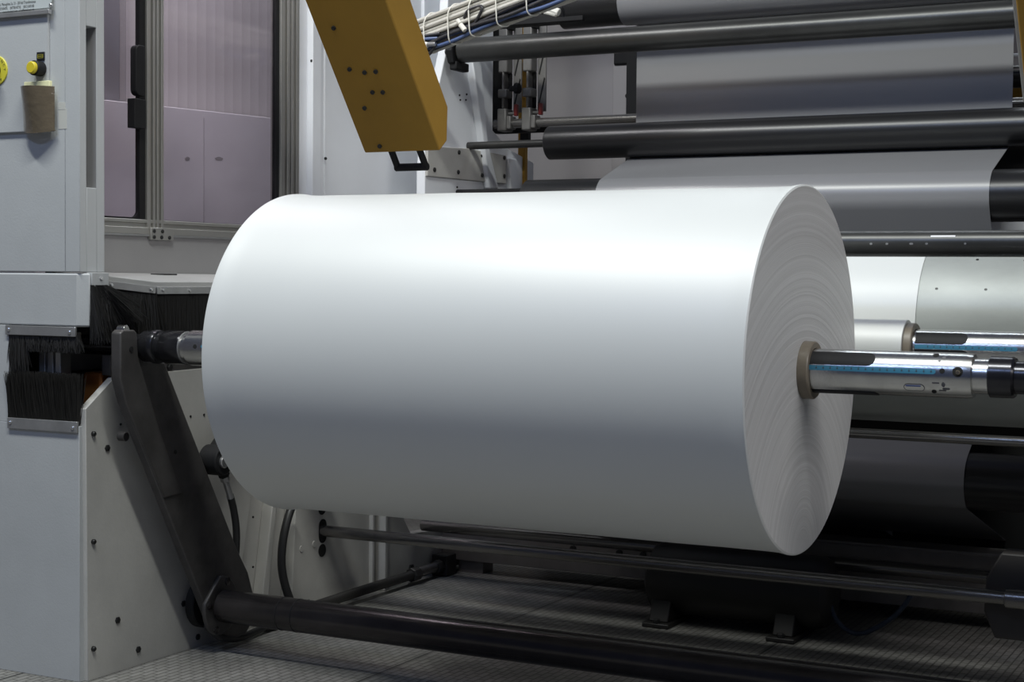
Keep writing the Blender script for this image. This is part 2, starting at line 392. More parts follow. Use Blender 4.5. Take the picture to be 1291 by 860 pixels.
# nameplate
sg = MB(); sx1 = ony(64.5, 5, CY-.01).x
sg.prism([(-1.84, .699), (sx1-.004, .699), (sx1-.004, .706), (sx1, .711), (sx1, .95), (-1.84, .95)], 'Y', CY-.011, CY-.007)
sign = sg.build('nameplate', 'sign', cab, bevel=.0008)
MB().box(-1.84, sx1-.001, CY-.016, CY-.007, .686, .6955).build('plate_ledge', 'strip', sign, bevel=.001)
bolt_y(sign, [(sx1-.001, .7045)], CY-.008, .004, .005)
tx = MB()
for k, (t, px, py, sz) in enumerate((('enrici, Meneghina Su. 31 - 28 Nef Transilmsonea', 20, 5.6, .0098), ('01310/0470.    0477814/710.    001310/0180', 20, 11.0, .0098), ('www.gigaduet-net   info@gigaduet-net', 23, 15.2, .0098))):
    p = ony(px, py, CY-.0113)
    vs, fs = text_mesh(t, sz, lambda u, v: (p.x+u*.58, CY-.0115, p.z+v*.85)); tx.add(vs, fs)
tx.build('lettering', 'ink', sign, smooth=False)
# push button
bx, bz = ony(51.5, 87, CY-.008).x, ony(51.5, 87, CY-.008).z
MBb = MB().cyl(CY-.006, CY-.030, .0155, (bx, bz), 40, 'Y', .002); btn = MBb.build('push_button', 'black', cab)
MB().lathe([(CY-.029, .0125), (CY-.0365, .0125), (CY-.038, .0105)], (bx, bz), 40, 'Y').build('button_cap', 'button', btn)
lp = MB().box(bx-.0105, bx+.0105, CY-.0095, CY-.006, bz+.0175, bz+.035).build('button_label', 'black', btn, bevel=.0008)
o_ = MB()
for (a, b_, c_, d_) in ((-.0075, .0075, .0295, .0300), (-.0075, .0075, .0225, .0230), (-.0075, -.0070, .0225, .03), (.0070, .0075, .0225, .03), (-.006, .006, .0258, .0266)):
    o_.box(bx+a, bx+b_, CY-.0098, CY-.0090, bz+c_, bz+d_)
o_.build('label_print', 'stop_yellow', lp, smooth=False)
# emergency stop
ex, ez = ony(-4, 89, CY-.008).x, ony(-4, 89, CY-.008).z
st = MB().cyl(CY-.006, CY-.010, .0305, (ex, ez), 48, 'Y', .0008).build('emergency_stop', 'stop_yellow', cab)
MB().lathe([(CY-.009, .013), (CY-.028, .013), (CY-.029, .019), (CY-.036, .019), (CY-.041, .015), (CY-.0425, .004)], (ex, ez), 40, 'Y').build('stop_knob', 'black', st)
tx = MB()
def ringtext(t, a0, da, flip=1):
    for k, ch in enumerate(t):
        a = a0+da*k; cx, cz = ex+.0247*math.cos(a), ez+.0247*math.sin(a); ux, uz = math.sin(a)*flip, -math.cos(a)*flip; vx, vz = math.cos(a)*flip, math.sin(a)*flip
        vs, fs = text_mesh(ch, .0085, lambda u, v: (cx+u*ux+(v-.003)*vx, CY-.0103, cz+u*uz+(v-.003)*vz)); tx.add(vs, fs)
ringtext('EMERGENCY', math.radians(178), -math.radians(22)); ringtext('STOP', math.radians(236), math.radians(23), -1)
tx.build('lettering', 'ink', st, smooth=False)

# pouch on the cabinet
pz0, pz1 = .445, .537
pa, pb = ony(24.5, 140, CY-.02).x, ony(64.5, 140, CY-.02).x
pch = thing('paper_pouch', ((pa+pb)/2, CY-.007, pz0), 'brown taped pouch holding a pale yellow note pad on the white cabinet', 'pouch')
pm = MB(); vs = []; nx, nz = 24, 20
for side in (0, 1):
    for i in range(nx+1):
        for j in range(nz+1):
            u = i/nx; v = j/nz; x = pa+(pb-pa)*u+(.003*(1-v) if u < .5 else 0)
            bulge = .004+.036*math.sin(PI*u)**.8*(.45+.55*v)
            y = CY-.0075-(bulge-(.0015 if side else 0))
            vs.append((x, y, pz0+(pz1-pz0)*v+.004*math.sin(PI*u)*(-1 if j == 0 else 0)))
fs = []; W = nz+1; N0 = (nx+1)*W
for s_ in (0, 1):
    for i in range(nx):
        for j in range(nz):
            a = s_*N0+i*W+j; fs.append((a, a+1, a+W+1, a+W))
for i in range(nx):
    for j in (0, nz): a = i*W+j; fs.append((a, a+W, a+W+N0, a+N0))
pm.add(vs, fs); pm.build('sleeve', 'pouch', pch)
bot = [(pa+(pb-pa)*i/24+.003, CY-.0075-(.003+.034*math.sin(PI*i/24)**.8*.45)) for i in range(25)]
MB().prism(bot+[(pb, CY-.0072), (pa+.003, CY-.0072)], 'Z', pz0+.001, pz0+.003).build('bottom_fold', 'pouch', pch)
MB().box(pa+.010, pb-.008, CY-.017, CY-.0085, pz0+.05, pz1+.012).build('note_pad', 'note', pch, bevel=.0008)
tp = MB().box(pb+.001, pb+.024, CY-.0006, CY+.0004, .450, .492); tp.box(pb+.001, pb+.020, CY-.0009, CY, .49, .505)
tp.build('adhesive_tape', 'tape', pch)

# darker skin added on the slot wall for its shade; small hinge bracket under the corner
h = MB().box(-1.52, -1.494, -.089, -.038, .124, .154).build('brush_bracket', 'paint', cab, bevel=.001)
MB().box(CX-.04, CX-.001, -.0605, -.06, .33, .662).build('slot_shade_skin', 'paint_in', cab)
bolt_x(h, [(-.062, .142)], -1.494, .004, .003, 'screw', 'screw')
fb = MB()
for i in range(1500):
    t = random.random(); y = -.092+.05*t; base = (-1.497+random.uniform(-.003, .003), y, .128)
    k = random.random(); ang = random.uniform(-.15, .95)*(.35+t)
    ln_ = random.uniform(.075, .125)
    fb.bristle(base, (base[0]+random.uniform(-.004, .03), y+ln_*math.sin(ang), .128-ln_*math.cos(ang)), .0008)
tag(fb.build('bristles', 'bristle', h), None, None, kind='stuff')

# ------------------------------------------------------------------ shelf with brush curtain
SX = -1.49
shf = thing('brush_shelf', (-1.57, .2, .12), 'grey white ledge with hanging black brush curtain behind the dark arm', 'shelf')
c = MB(); top = [(-1.648, -.03), (-1.525, -.030), (SX, .105), (SX, .95), (-1.648, .95)]
n = len(top); zt = [.155, .149, .135, .135, .151]
vs = [(x, y, z) for (x, y), z in zip(top, zt)] + [(x, y, .120+(z-.135)*.6) for (x, y), z in zip(top, zt)]
c.add(vs, [tuple(range(n)), tuple(range(2*n-1, n-1, -1))]+[(i, i+n, (i+1) % n+n, (i+1) % n) for i in range(n)])
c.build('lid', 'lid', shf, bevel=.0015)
a = MB(); d = Vector((SX+1.525, .135, 0)).normalized(); nn = Vector((d.y, -d.x, 0))
p0 = Vector((-1.523, -.022, 0)); p1 = Vector((SX-.001, .104, 0))
def plate(mb, p, q, nrm, t, z0a, z1a, z0b, z1b):
    vs = []
    for P_, z0, z1 in ((p, z0a, z1a), (q, z0b, z1b)):
        for k in (0, t):
            vs += [(P_.x+nrm.x*k, P_.y+nrm.y*k, z0), (P_.x+nrm.x*k, P_.y+nrm.y*k, z1)]
    mb.add(vs, [(0,1,3,2),(4,6,7,5),(0,4,5,1),(2,3,7,6),(0,2,6,4),(1,5,7,3)])
plate(a, p0, p1, nn, .004, .122, .138, .109, .124)
a = a.build('brush_strip', 'strip', shf, bevel=.0008)
q = MB(); q.box(SX-.002, SX+.004, .107, .95, .108, .124); q = q.build('brush_strip', 'strip', shf, bevel=.0008)
bolt_x(q, [(.125, .117), (.215, .116), (.34, .116)], SX+.004, .0035, .003, 'screw', 'screw')
for t in (.12, .9):
    P_ = p0.lerp(p1, t)+nn*.004; MB().cyl(P_.x, P_.x+.004, .0035, (P_.y, .130-.013*t), 10).build('screw', 'screw', a)
bb = MB()
for i in range(900):
    t = random.random(); P_ = p0.lerp(p1, t)
    bb.bristle((P_.x, P_.y, .12), (P_.x+random.gauss(0, .008), P_.y+random.gauss(.01, .014), .12-random.uniform(.09, .125)), .001)
tag(bb.build('bristles', 'bristle', a), None, None, kind='stuff')
bb = MB()
for i in range(2600):
    y = random.uniform(.107, .6)
    bb.bristle((SX+random.uniform(-.004, .002), y, .112), (SX+random.gauss(0, .003), y+random.gauss(.0, .004), .112-random.uniform(.10, .125)), .001)
bb.box(SX-.012, SX-.006, .09, .9, -.0, .115)
tag(bb.build('bristles', 'bristle', q), None, None, kind='stuff')
MB().prism([(-1.60, .22), (-1.585, .20), (-1.56, .22), (-1.565, .27), (-1.60, .27)], 'Z', .140, .153).build('latch', 'black', shf, bevel=.002)
MB().box(-1.545, -1.53, .03, .05, .1455, .1462).build('slot_mark', 'bolt', shf)

# ------------------------------------------------------------------ glazed enclosure behind the cabinet
XW = -1.65
enc = thing('machine_enclosure', (XW-.2, .4, FZ), 'glazed white machine enclosure with aluminium posts behind the roll', 'enclosure')
def py(x, y=100): return onx(x, y, XW).y
Yp0, Yp1, Yr0, Yr1 = py(184), py(205), py(353), py(376)
zr0, zr1 = onx(200, 294, XW).z, onx(200, 281, XW).z
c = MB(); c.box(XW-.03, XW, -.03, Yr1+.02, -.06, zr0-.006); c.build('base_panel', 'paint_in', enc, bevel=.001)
c = MB(); c.box(XW-.02, XW+.004, -.03, Yr1, zr0-.004, zr0+.012); c.box(XW-.02, XW-.002, -.03, Yr1, zr0+.012, zr0+.022); c.box(XW-.02, XW+.003, -.03, Yr1, zr0+.022, zr1+.006)
c.build('bottom_rail', 'alu', enc, bevel=.0015)
MB().box(XW-.01, XW+.006, -.03, Yr1, zr0-.0085, zr0-.004).build('rail_lip', 'strip', enc)
def post(y0, y1, name='post'):
    w_ = y1-y0; c = MB()
    for (u0, u1, dx) in ((0, .22, .004), (.22, .34, -.006), (.34, .48, .005), (.48, .56, -.010), (.56, .7, .005), (.7, .84, -.006), (.84, 1, .004)):
        c.box(XW-.03, XW+dx, y0+w_*u0, y0+w_*u1, zr0+.012, 1.45)
    return c.build(name, 'alu', enc, bevel=.0012)
post(Yp0, Yp1); post(Yr0, Yr1)
br_ = MB().box(XW+.002, XW+.010, Yp0+.005, Yp1+.028, zr0-.016, zr0+.012).build('joint_plate', 'alu', enc, bevel=.001)
bolt_x(br_, [(Yp0+.016, zr0-.010), (Yp0+.042, zr0-.010), (Yp0+.07, zr0-.010), (Yp0+.016, zr0+.004), (Yp0+.045, zr0+.004)], XW+.010, .0045, .003)
MB().box(XW-.012, XW-.006, -.03, Yp0-.012, zr1+.008, 1.45).build('glass_pane', 'pane', enc)
MB().box(XW-.012, XW-.006, Yp1+.004, Yr0-.008, zr1+.006, 1.45).build('glass_pane', 'pane', enc)
# dark seals round the panes
c = MB(); R_ = .02
inner = [(-.03, 1.45), (-.03, zr1+.010)]+[(Yp0-.022-R_+R_*math.sin(t), zr1+.010+R_-R_*math.cos(t)) for t in [i*PI/12 for i in range(7)]]+[(Yp0-.022, 1.45)]
outer = [(Yp0, 1.45), (Yp0, zr1+.004), (-.03, zr1+.004)]
# left seal as an L of two bars with an inner fillet
c.box(XW-.014, XW-.002, Yp0-.020, Yp0, zr1+.004, 1.45); c.box(XW-.014, XW-.003, -.03, Yp0-.02, zr1+.004, zr1+.010)
fil = [(Yp0-.020, zr1+.010)]+[(Yp0-.020-R_+R_*math.cos(t), zr1+.010+R_-R_*math.sin(t)) for t in [i*PI/16 for i in range(9)]]
c.prism(fil, 'X', XW-.013, XW-.004); c.build('door_seal', 'black', enc)
c = MB(); c.box(XW-.014, XW-.002, Yr0-.014, Yr0, zr1+.004, 1.45); c.box(XW-.014, XW-.003, Yp1, Yr0-.014, zr1+.004, zr1+.007); c.build('door_seal', 'black', enc)
# lock behind the left pane
def rrect(y0, y1, z0, z1, r, left_only=True):
    pts = [(y1, z0), (y1, z1)]
    pts += [(y0+r-r*math.sin(t), z1-r+r*math.cos(t)) for t in [i*PI/16 for i in range(9)]]
    pts += [(y0+r-r*math.cos(t), z0+r-r*math.sin(t)) for t in [i*PI/16 for i in range(9)]]
    return pts
a0 = onx(166.5, 56, XW); a1 = onx(178, 122, XW); b0 = onx(163, 124, XW); b1 = onx(178, 163, XW)
lk = MB().prism(rrect(a0.y, Yp0-.018, a1.z, a0.z, .014), 'X', XW-.006, XW+.012).build('door_handle', 'black', enc, bevel=.002)
MB().prism(rrect(b0.y, Yp0-.018, b1.z, b0.z, .002), 'X', XW-.006, XW+.016).build('lock_box', 'black', enc, bevel=.0015)
# what stands behind the panes
MB().box(-2.16, -2.12, .32, 1.4, .40, 1.5).build('slatted_board', 'slats', enc)
q0 = onx(135, 126, -2.06); q1 = onx(355, 150, -2.06)
MB().prism([(.33, -.1), (.33, q0.z-.02), (q0.y, q0.z), (q1.y, q1.z), (1.6, q1.z+.08), (1.6, -.1)], 'X', -2.10, -2.06).build('inner_board', 'board', enc, bevel=.002)
sh_ = onx(159, 60, -2.11).y; MB().box(-2.118, -2.104, .33, sh_-.03, .3, 1.5).build('inner_shutter', 'shade', enc, bevel=.004)
MB().box(-2.118, -2.108, sh_-.03, sh_, .3, 1.5).build('shutter_edge', 'backwall', enc, bevel=.003)
for (px_, py_, w_) in ((276, 200, .02), (236, 200, .012)):
    p_ = onx(px_, py_, -2.06); MB().prism([(p_.y-w_, p_.z), (p_.y, p_.z+.006), (p_.y+w_, p_.z+.002), (p_.y+w_*.6, p_.z-.005), (p_.y-w_*.5, p_.z-.006)], 'X', -2.0605, -2.0592).build('paint_chip', 'backwall', enc)
p_ = onx(257, 200, -2.06); MB().box(-2.0602, -2.0590, p_.y-.0015, p_.y, -.1, q0.z-.01).build('board_seam', 'backwall', enc)

# white side panels right of the post
c = MB(); c.box(XW-.03, XW-.004, Yr1, py(389), -.06, 1.45); c.box(XW-.03, XW+.014, py(389), py(400), -.06, 1.45); c.box(XW-.03, XW-.002, py(400), py(409), -.06, 1.45)
c.box(XW-.03, XW+.002, py(409), py(530), -.06, 1.45); c.box(XW-.03, XW+.012, py(530), py(534), -.06, 1.45); c.box(XW-.03, XW+.000, py(534), 1.62, -.06, 1.45)
c.build('side_panel', 'whitewall', enc, bevel=.002)
bolt_x(enc, [yz(389.5, 77, XW), yz(407, 200, XW)], XW+.008, .004, .004)

# ------------------------------------------------------------------ left machine side frame
XF = -1.5
frm = thing('machine_side_frame', (XF-.05, 1.0, FZ), 'cream grey steel side frame of the machine, standing left of the rollers', 'machine frame')
# front lower plate behind the swing arm
c = MB()
P1 = [(-.096, FZ), (-.102, -.129), (-.013, -.0665), (.30, -.062), (.50, -.10), (.462, -.38), (.418, -.58), (.395, FZ)]
c.prism(P1, 'X', XF-.018, XF); c.build('front_plate', 'cream', frm, bevel=.0012)
c = MB().prism([(-.02, -.064), (.40, -.060), (.40, -.02), (-.02, -.02)], 'X', XF-.03, XF-.006).build('top_rail', 'darksteel', frm, bevel=.001)
bolt_x(c, [yz(216, 463, XF)], XF-.006, .009, .006)
bolt_x(frm, [yz(*q_, XF) for q_ in ((117, 547), (117, 683), (117, 818), (175, 560))], XF, .0055, .007)
bolt_x(frm, [yz(*q_, XF) for q_ in ((135, 565), (148, 782), (174, 819), (231, 761), (249, 803))], XF, .0075, .004)
bolt_x(frm, [yz(*q_, XF) for q_ in ((240, 525), (257, 523), (152, 535), (319, 652), (319, 715))], XF, .0028, .002)
# recessed bay with two upright flanges
c = MB(); c.prism([(.36, FZ), (.36, -.1), (1.0, -.1), (1.0, FZ)], 'X', XF-.05, XF-.035); c.build('recess_plate', 'cream', frm)
c = MB(); c.prism([(.502, FZ), (.556, -.40), (.59, -.1), (.605, -.1), (.575, -.40), (.530, FZ)], 'X', XF-.036, XF-.004); c.build('upright_flange', 'cream', frm, bevel=.003)
# second plate with a slotted hole
sl = yz(405, 668, XF)
c = MB(); c.prism([(.628, FZ), (.645, -.43), (.66, -.1), (1.0, -.1), (1.0, FZ)], 'X', XF-.035, XF); c.build('rear_plate', 'cream', frm, bevel=.002)
def slotshape(cy, cz, r, hh): return [(cy+r*math.cos(t), cz+hh+r*math.sin(t)) for t in [i*PI/10 for i in range(11)]]+[(cy-r*math.cos(t), cz-hh-r*math.sin(t)) for t in [i*PI/10 for i in range(11)]]
MB().prism(slotshape(sl[0]+.006, sl[1]-.004, .017, .014), 'X', XF-.002, XF+.0012).build('slotted_hole', 'cavity', frm)
for q_ in ((406, 694), (406, 641)): MB().lathe([(XF-.002, .0165), (XF+.0012, .0165)], yz(*q_, XF), 28).build('bolt_hole', 'cavity', frm)
for q_ in ((396, 686), (380, 692)): MB().lathe([(XF, .008), (XF+.002, .008), (XF+.002, .006)], yz(*q_, XF), 20).build('bolt_hole', 'cream', frm)
c = MB(); c.box(XF-.03, XF+.012, .985, .995, FZ, -.1); c.box(XF-.03, XF+.03, 1.02, 1.032, FZ, -.1); c.build('upright_flange', 'cream', frm, bevel=.002)
c = MB(); c.prism([(1.03, FZ), (1.03, -.40), (1.10, -.46), (1.19, -.57), (1.75, -.60), (1.75, FZ)], 'X', XF-.03, XF+.008); c.build('lower_gusset', 'cream', frm, bevel=.002)
bolt_x(frm, [yz(515, 717, XF)], XF+.008, .014, .006)
# upper frame plate behind the roller ends
c = MB(); c.prism([(1.285, -.06), (1.285, .46), (1.30, .55), (1.40, .80), (1.44, 1.45), (1.69, 1.45), (1.69, .60), (1.80, .55), (1.97, .52), (1.97, -.06)], 'X', XF-.04, XF-.012); c.build('upper_plate', 'whitewall', frm, bevel=.003)
pl_ = MB().prism([yz(541, 222, XF), yz(541, 184, XF), yz(592, 187, XF), yz(640, 196, XF), yz(640, 232, XF)], 'X', XF-.014, XF-.004).build('bolted_plate', 'cream', frm, bevel=.002)
bolt_x(pl_, [yz(*q_, XF) for q_ in ((549, 214), (580, 192), (609, 196), (637, 199), (579, 217), (609, 221), (637, 222))], XF-.004, .007, .004)
bolt_x(frm, [yz(*q_, XF-.012) for q_ in ((576, 236), (595, 113), (579, 120), (587, 126), (580, 126), (588, 119))], XF-.012, .003, .003)
c = MB(); c.prism([yz(589, 60, XF), yz(601, 60, XF), yz(611, 180, XF), yz(625, 238, XF), yz(614, 238, XF)], 'X', XF-.013, XF+.012); c.build('sloping_rib', 'whitewall', frm, bevel=.004)
c = MB(); c.prism([yz(640, 200, XF), yz(650, 200, XF), yz(655, 240, XF), yz(644, 240, XF)], 'X', XF-.013, XF+.004); c.build('sloping_rib', 'whitewall', frm, bevel=.003)
# crossing members tying the frame
MB().box(XF-.16, XF-.03, 1.62, 1.66, -.06, 1.45).build('corner_post', 'whitewall', frm)

# right side frame, outside the picture, carrying the roller ends
frr = thing('machine_side_frame', (.72, 1.0, FZ), 'right hand side frame of the machine, opposite the glazed enclosure', 'machine frame')
MB().prism([(.45, FZ), (.45, .1), (.30, .16), (.30, .30), (1.0, .6), (1.2, 1.2), (1.95, 1.2), (1.95, FZ), (1.7, FZ), (1.7, -.22), (.60, -.22), (.60, FZ)], 'X', .70, .74).build('side_plate', 'cream', frr, bevel=.003)
MB().box(.70, .74, -.05, 1.95, 1.2, 1.45).build('top_rail', 'cream', frr, bevel=.003)

# ------------------------------------------------------------------ rollers
XR = .70; TZ_ = .919; MZ_ = .5405
def roller(label, y, z, r, x0, x1, material, axle=None, name='roller', cat='roller', group=None, end=None):
    t_ = thing(name, ((x0+x1)/2, y, z-r), label, cat, group)
    MB().cyl(x0, x1, r, (y, z), 64).build('sleeve', material, t_)
    c = MB(); ar = axle or r*.25
    c.cyl(XF-.012, XR+.01, ar, (y, z), 32)
    c.build('axle', 'darksteel' if axle is None else 'graphite', t_)
    return t_
roller('black roller at the top edge with the film running down over it', 1.50, TZ_, .0600, -1.184, .30, 'blackroller')
roller('black roller at the very top turning the film downwards', 1.5515, 1.40, .032, -1.184, .30, 'blackroller')
rU = roller('graphite grey tube in front of the hanging film, highest tube spanning the frame', 1.40, .801, .0345, -1.462, XR, 'graphite', name='guide_tube', cat='tube')
c = MB().lathe([(-1.487, .046), (-1.468, .046), (-1.466, .043)], (1.40, .798), 8).build('end_flange', 'black', rU)
MB().box(-1.486, -1.462, 1.375, 1.45, .745, .77).build('clamp_foot', 'black', rU, bevel=.004)
roller('black rubber roller with thin left axle, below the grey hanging film', 1.5345, MZ_, .0485, -1.242, .32, 'blackroller', axle=.0113)
roller('black rubber roller wrapped by the shiny slanting film sheet', 1.372, .360, .0640, -1.226, .32, 'blackroller')
roller('black roller low in the dark, half wrapped by film under the chrome drum', 1.15, -.312, .066, -1.23, .32, 'blackroller')
roller('black roller hidden behind the chrome drum', 1.47, -.02, .05, -1.23, .32, 'blackroller')
b1 = thing('guide_bar', (-.14, .36, .196), 'black bar with scratches passing right behind the end face of the big roll', 'bar')
MB().cyl(-.98, XR+.002, .0243, (.36, .2205), 64).build('bar_tube', 'graphite', b1)
c = MB()
for (px_, w_) in ((1098, 3), (1118, 3), (1148, 5), (1168, 3), (1217, 2)):
    p_ = ony(px_, 308, .337); c.wrap(p_.x-.002, p_.x+.002*w_/2, -.10, .06, .0243, .0003, (.36, .2205), True, 6)
c.build('scratch_mark', 'strip', b1)
c = MB(); p_ = ony(1173, 300, .337); q_ = ony(1204, 300, .337); c.wrap(p_.x, q_.x, .52, .64, .0243, .0004, (.36, .2205)); c.build('tape_strip', 'beam', b1)
tag(MB().cyl(XF-.012, -1.02, .0075, (1.47, .4), 24).build('guide_rod', 'black'), 'thin black rod just above the top of the big white roll', 'rod')
# drum and what runs on it
drum = thing('contact_drum', (-.4, .75, -.145), 'large worn grey chrome drum behind the winding shafts', 'drum')
DY, DZ, DR = .755, .044, .1905
MB().cyl(-1.24, .62, DR, (DY, DZ), 128).build('shell', 'drum', drum)
MB().cyl(XF-.012, XR, .05, (DY, DZ), 32).build('axle', 'darksteel', drum)
for (px_, py_) in ((1181, 364), (1243, 365), (1226, 327), (1287, 328)):
    p_ = ony(px_, py_, .59); zz = (p_.z-DZ)/DR; t_ = math.asin(max(-1, min(1, zz)))
    MB().wrap(p_.x-.003, p_.x+.003, t_-.013, t_+.013, DR, .0004, (DY, DZ), True, 10).build('pit_mark', 'bolt', drum)
df = MB(); pth = [(DY-(DR+.0012)*math.cos(t), DZ+(DR+.0012)*math.sin(t)) for t in [math.radians(a_) for a_ in range(180, -6, -4)]]
sheet(df, pth, -1.0, .05, .0008)
tag(df.build('film_sheet', 'drumfilm'), 'white film wrapped over the chrome drum behind the large roll end', 'film')

# film web running through the rollers
web = MB()
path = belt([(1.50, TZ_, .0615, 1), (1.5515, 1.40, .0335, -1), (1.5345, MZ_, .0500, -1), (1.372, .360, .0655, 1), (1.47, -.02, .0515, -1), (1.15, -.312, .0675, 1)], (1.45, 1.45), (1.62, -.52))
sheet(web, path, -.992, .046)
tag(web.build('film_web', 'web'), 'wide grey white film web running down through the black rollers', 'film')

# ------------------------------------------------------------------ the big roll and its shaft
roll = thing('film_roll', (-.515, 0, -.312), 'huge white film roll hanging on the steel shaft in the centre', 'film roll')
L0, L1, RB = -1.0318, 0., .3085
prof = [(L0, .0492), (L0, .309), (L0+.002, .3125), (L0+.006, .3125), (L0+.02, .3100), (L0+.05, RB)]
for k in range(1, 12): prof.append((L0+.05+(L1-L0-.1)*k/12, RB+.0003*math.sin(k*2.1)))
prof += [(L1-.05, RB), (L1-.02, .3092), (L1-.006, .3118), (L1-.002, .3118), (L1, .309)]
MB().lathe(prof, (0, 0), 256, closed=False).build('film_winding', 'film', roll)
MB().lathe([(L1, .309), (L1, .29), (L1, .22), (L1, .15), (L1, .09), (L1, .0492)], (0, 0), 256, closed=False).build('wound_end', 'rollend', roll)
MB().ring(L0-.012, L1+.018, .0488, .0378, (0, 0), 96, ch=.002).build('cardboard_core', 'core', roll)

def shaft_parts(t_, c, x0, x1, scale_end, withleft=True):
    RS = .0366
    prof = [(x0, RS-.001), (x0+.001, RS), (x1-.012, RS), (x1-.0, RS-.0015)]
    body = MB().lathe(prof, c, 96).build('shaft_tube', 'steel', t_)
    return body, RS
sh = thing('winding_shaft', (-.515, 0, -.037), 'steel air shaft with blue scale through the big white roll', 'shaft')
sb, RS = shaft_parts(sh, (0, 0), -1.300, .280, .226)
MB().lathe([(.279, .0285), (.305, .0285)], (0, 0), 64).build('neck', 'steel', sh)
MB().lathe([(.3045, .031), (.306, .0335), (.341, .0335), (.3445, .031)], (0, 0), 64).build('collar', 'blacksteel', sh)
MB().lathe([(.344, .0265), (.380, .0265), (.382, .030), (.43, .030), (.432, .027), (.50, .027)], (0, 0), 64).build('journal', 'blacksteel', sh)
MB().lathe([(-1.2995, .030), (-1.318, .030)], (0, 0), 64).build('neck', 'steel', sh)
MB().lathe([(-1.316, .0325), (-1.319, .0350), (-1.367, .0350), (-1.370, .0335), (-1.372, .030), (-1.385, .030), (-1.387, .034), (-1.392, .0358), (-1.40, .0358), (-1.403, .033), (-1.425, .033)], (0, 0), 64).build('collar', 'blacksteel', sh)
MB().ring(-1.3175, -1.3155, .0335, .0295, (0, 0), 64, ch=.0003).build('collar_rim', 'strip', sh)
MB().lathe([(-1.42, .026), (-1.48, .026), (-1.482, .021), (-1.68, .021)], (0, 0), 48).build('journal', 'blacksteel', sh)
def deco(body, c, end, holes=True, rot=0.):
    r_ = math.radians
    MB().wrap(.005+end[1], end[0], r_(20+rot), r_(60+rot), RS, .0012, c, 'end').build('gripper_strip', 'black', body)
    MB().wrap(.005+end[1], end[0]+.003, r_(-92+rot), r_(-58+rot), RS, .0012, c, 'end').build('gripper_strip', 'black', body)
    s_ = MB().wrap(.005+end[1], end[2], r_(4+rot), r_(17+rot), RS, .0005, c, 'end', ns=4).build('scale_tape', 'blue', body)
    k = MB(); x = .03+end[1]; i = 0
    while x < end[2]-.006:
        k.wrap(x-.0011, x+.0011, r_(9+rot), r_(12.5+rot), RS, .0009, c, nx=2, ns=2)
        k.wrap(x-.0003, x+.0003, r_(14.5+rot), r_(17+rot), RS, .0009, c, nx=1, ns=2); x += .0118; i += 1
    k.build('scale_print', 'ink', s_, smooth=False)
    ov = MB().wrap(end[3], end[4], r_(-45+rot), r_(-22+rot), RS, .0003, c, True).build('oval_outline', 'groove', body)
    MB().wrap(end[3]+.0012, end[4]-.0012, r_(-42.5+rot), r_(-24.5+rot), RS, .0006, c, True).build('oval_stamp', 'steel', ov)
    MB().wrap(end[3]+.0035, end[4]-.006, r_(-30+rot), r_(-26+rot), RS, .0010, c, True).build('oval_fill', 'bluemark', ov)
deco(sb, (0, 0), (.126, .0, .226, .174, .208))
def spot(parent, x, td, rad, name, material, c=(0, 0), th=.0006):
    t_ = math.radians(td); return MB().wrap(x-rad, x+rad, t_-rad/RS, t_+rad/RS, RS, th, c, True, 14).build(name, material, parent)
spot(sb, .236, 13, .0042, 'air_hole', 'cavity'); spot(sb, .222, 62, .005, 'air_hole', 'cavity'); spot(sb, .222, -45, .004, 'air_hole', 'cavity')
spot(sb, .2605, 12, .0082, 'valve_seat', 'cavity')
MB().cyl(-.0368, -.0400, .0036, (.2615, .0072), 20, 'Y').build('valve', 'brass', sb)
c = MB()
for (x, td, dx, dt) in ((.226, -18, .006, 2), (.238, -22, .003, 8), (.242, -34, .006, 3), (.236, -40, .006, 2), (.23, 40, .002, 6), (.236, 52, .003, 4)):
    c.wrap(x-dx, x+dx, math.radians(td-dt), math.radians(td+dt), RS, .0004, (0, 0), True, 10)
c.build('scuff_mark', 'groove', sb)
c = MB(); spot(sb, -1.268, 8, .0045, 'air_hole', 'cavity'); spot(sb, -1.250, 9, .003, 'air_hole', 'blue')

# starting core on its own shaft, behind
SC = (.452, .022)
sr = thing('starter_roll', (-.4, SC[0], SC[1]-.055), 'thin white starter roll on its core between big roll and chrome drum', 'film roll')
MB().lathe([(-1.0, .0492), (-1.0, .0545), (.0632, .0545), (.0640, .0535), (.0640, .0492)], SC, 96, closed=False).build('film_winding', 'film', sr)
MB().ring(-1.02, .0800, .0490, .0378, SC, 96, ch=.002).build('cardboard_core', 'core', sr)
sh2 = thing('winding_shaft', (-.4, SC[0], SC[1]-.037), 'second steel air shaft with blue scale in the thin starter roll', 'shaft')
sb2, RS = shaft_parts(sh2, SC, -1.26, .40, .28)
MB().lathe([(.399, .0285), (XR+.01, .0285)], SC, 48).build('journal', 'darksteel', sh2)
MB().lathe([(-1.259, .0285), (XF-.01, .0285)], SC, 48).build('journal', 'darksteel', sh2)
deco(sb2, SC, (.182, .08, .274, .222, .258), rot=-2)
c = MB(); c.wrap(.085, .186, math.radians(-36), math.radians(1), RS, .0014, SC, 'end'); c.build('gripper_strip', 'black', sb2)

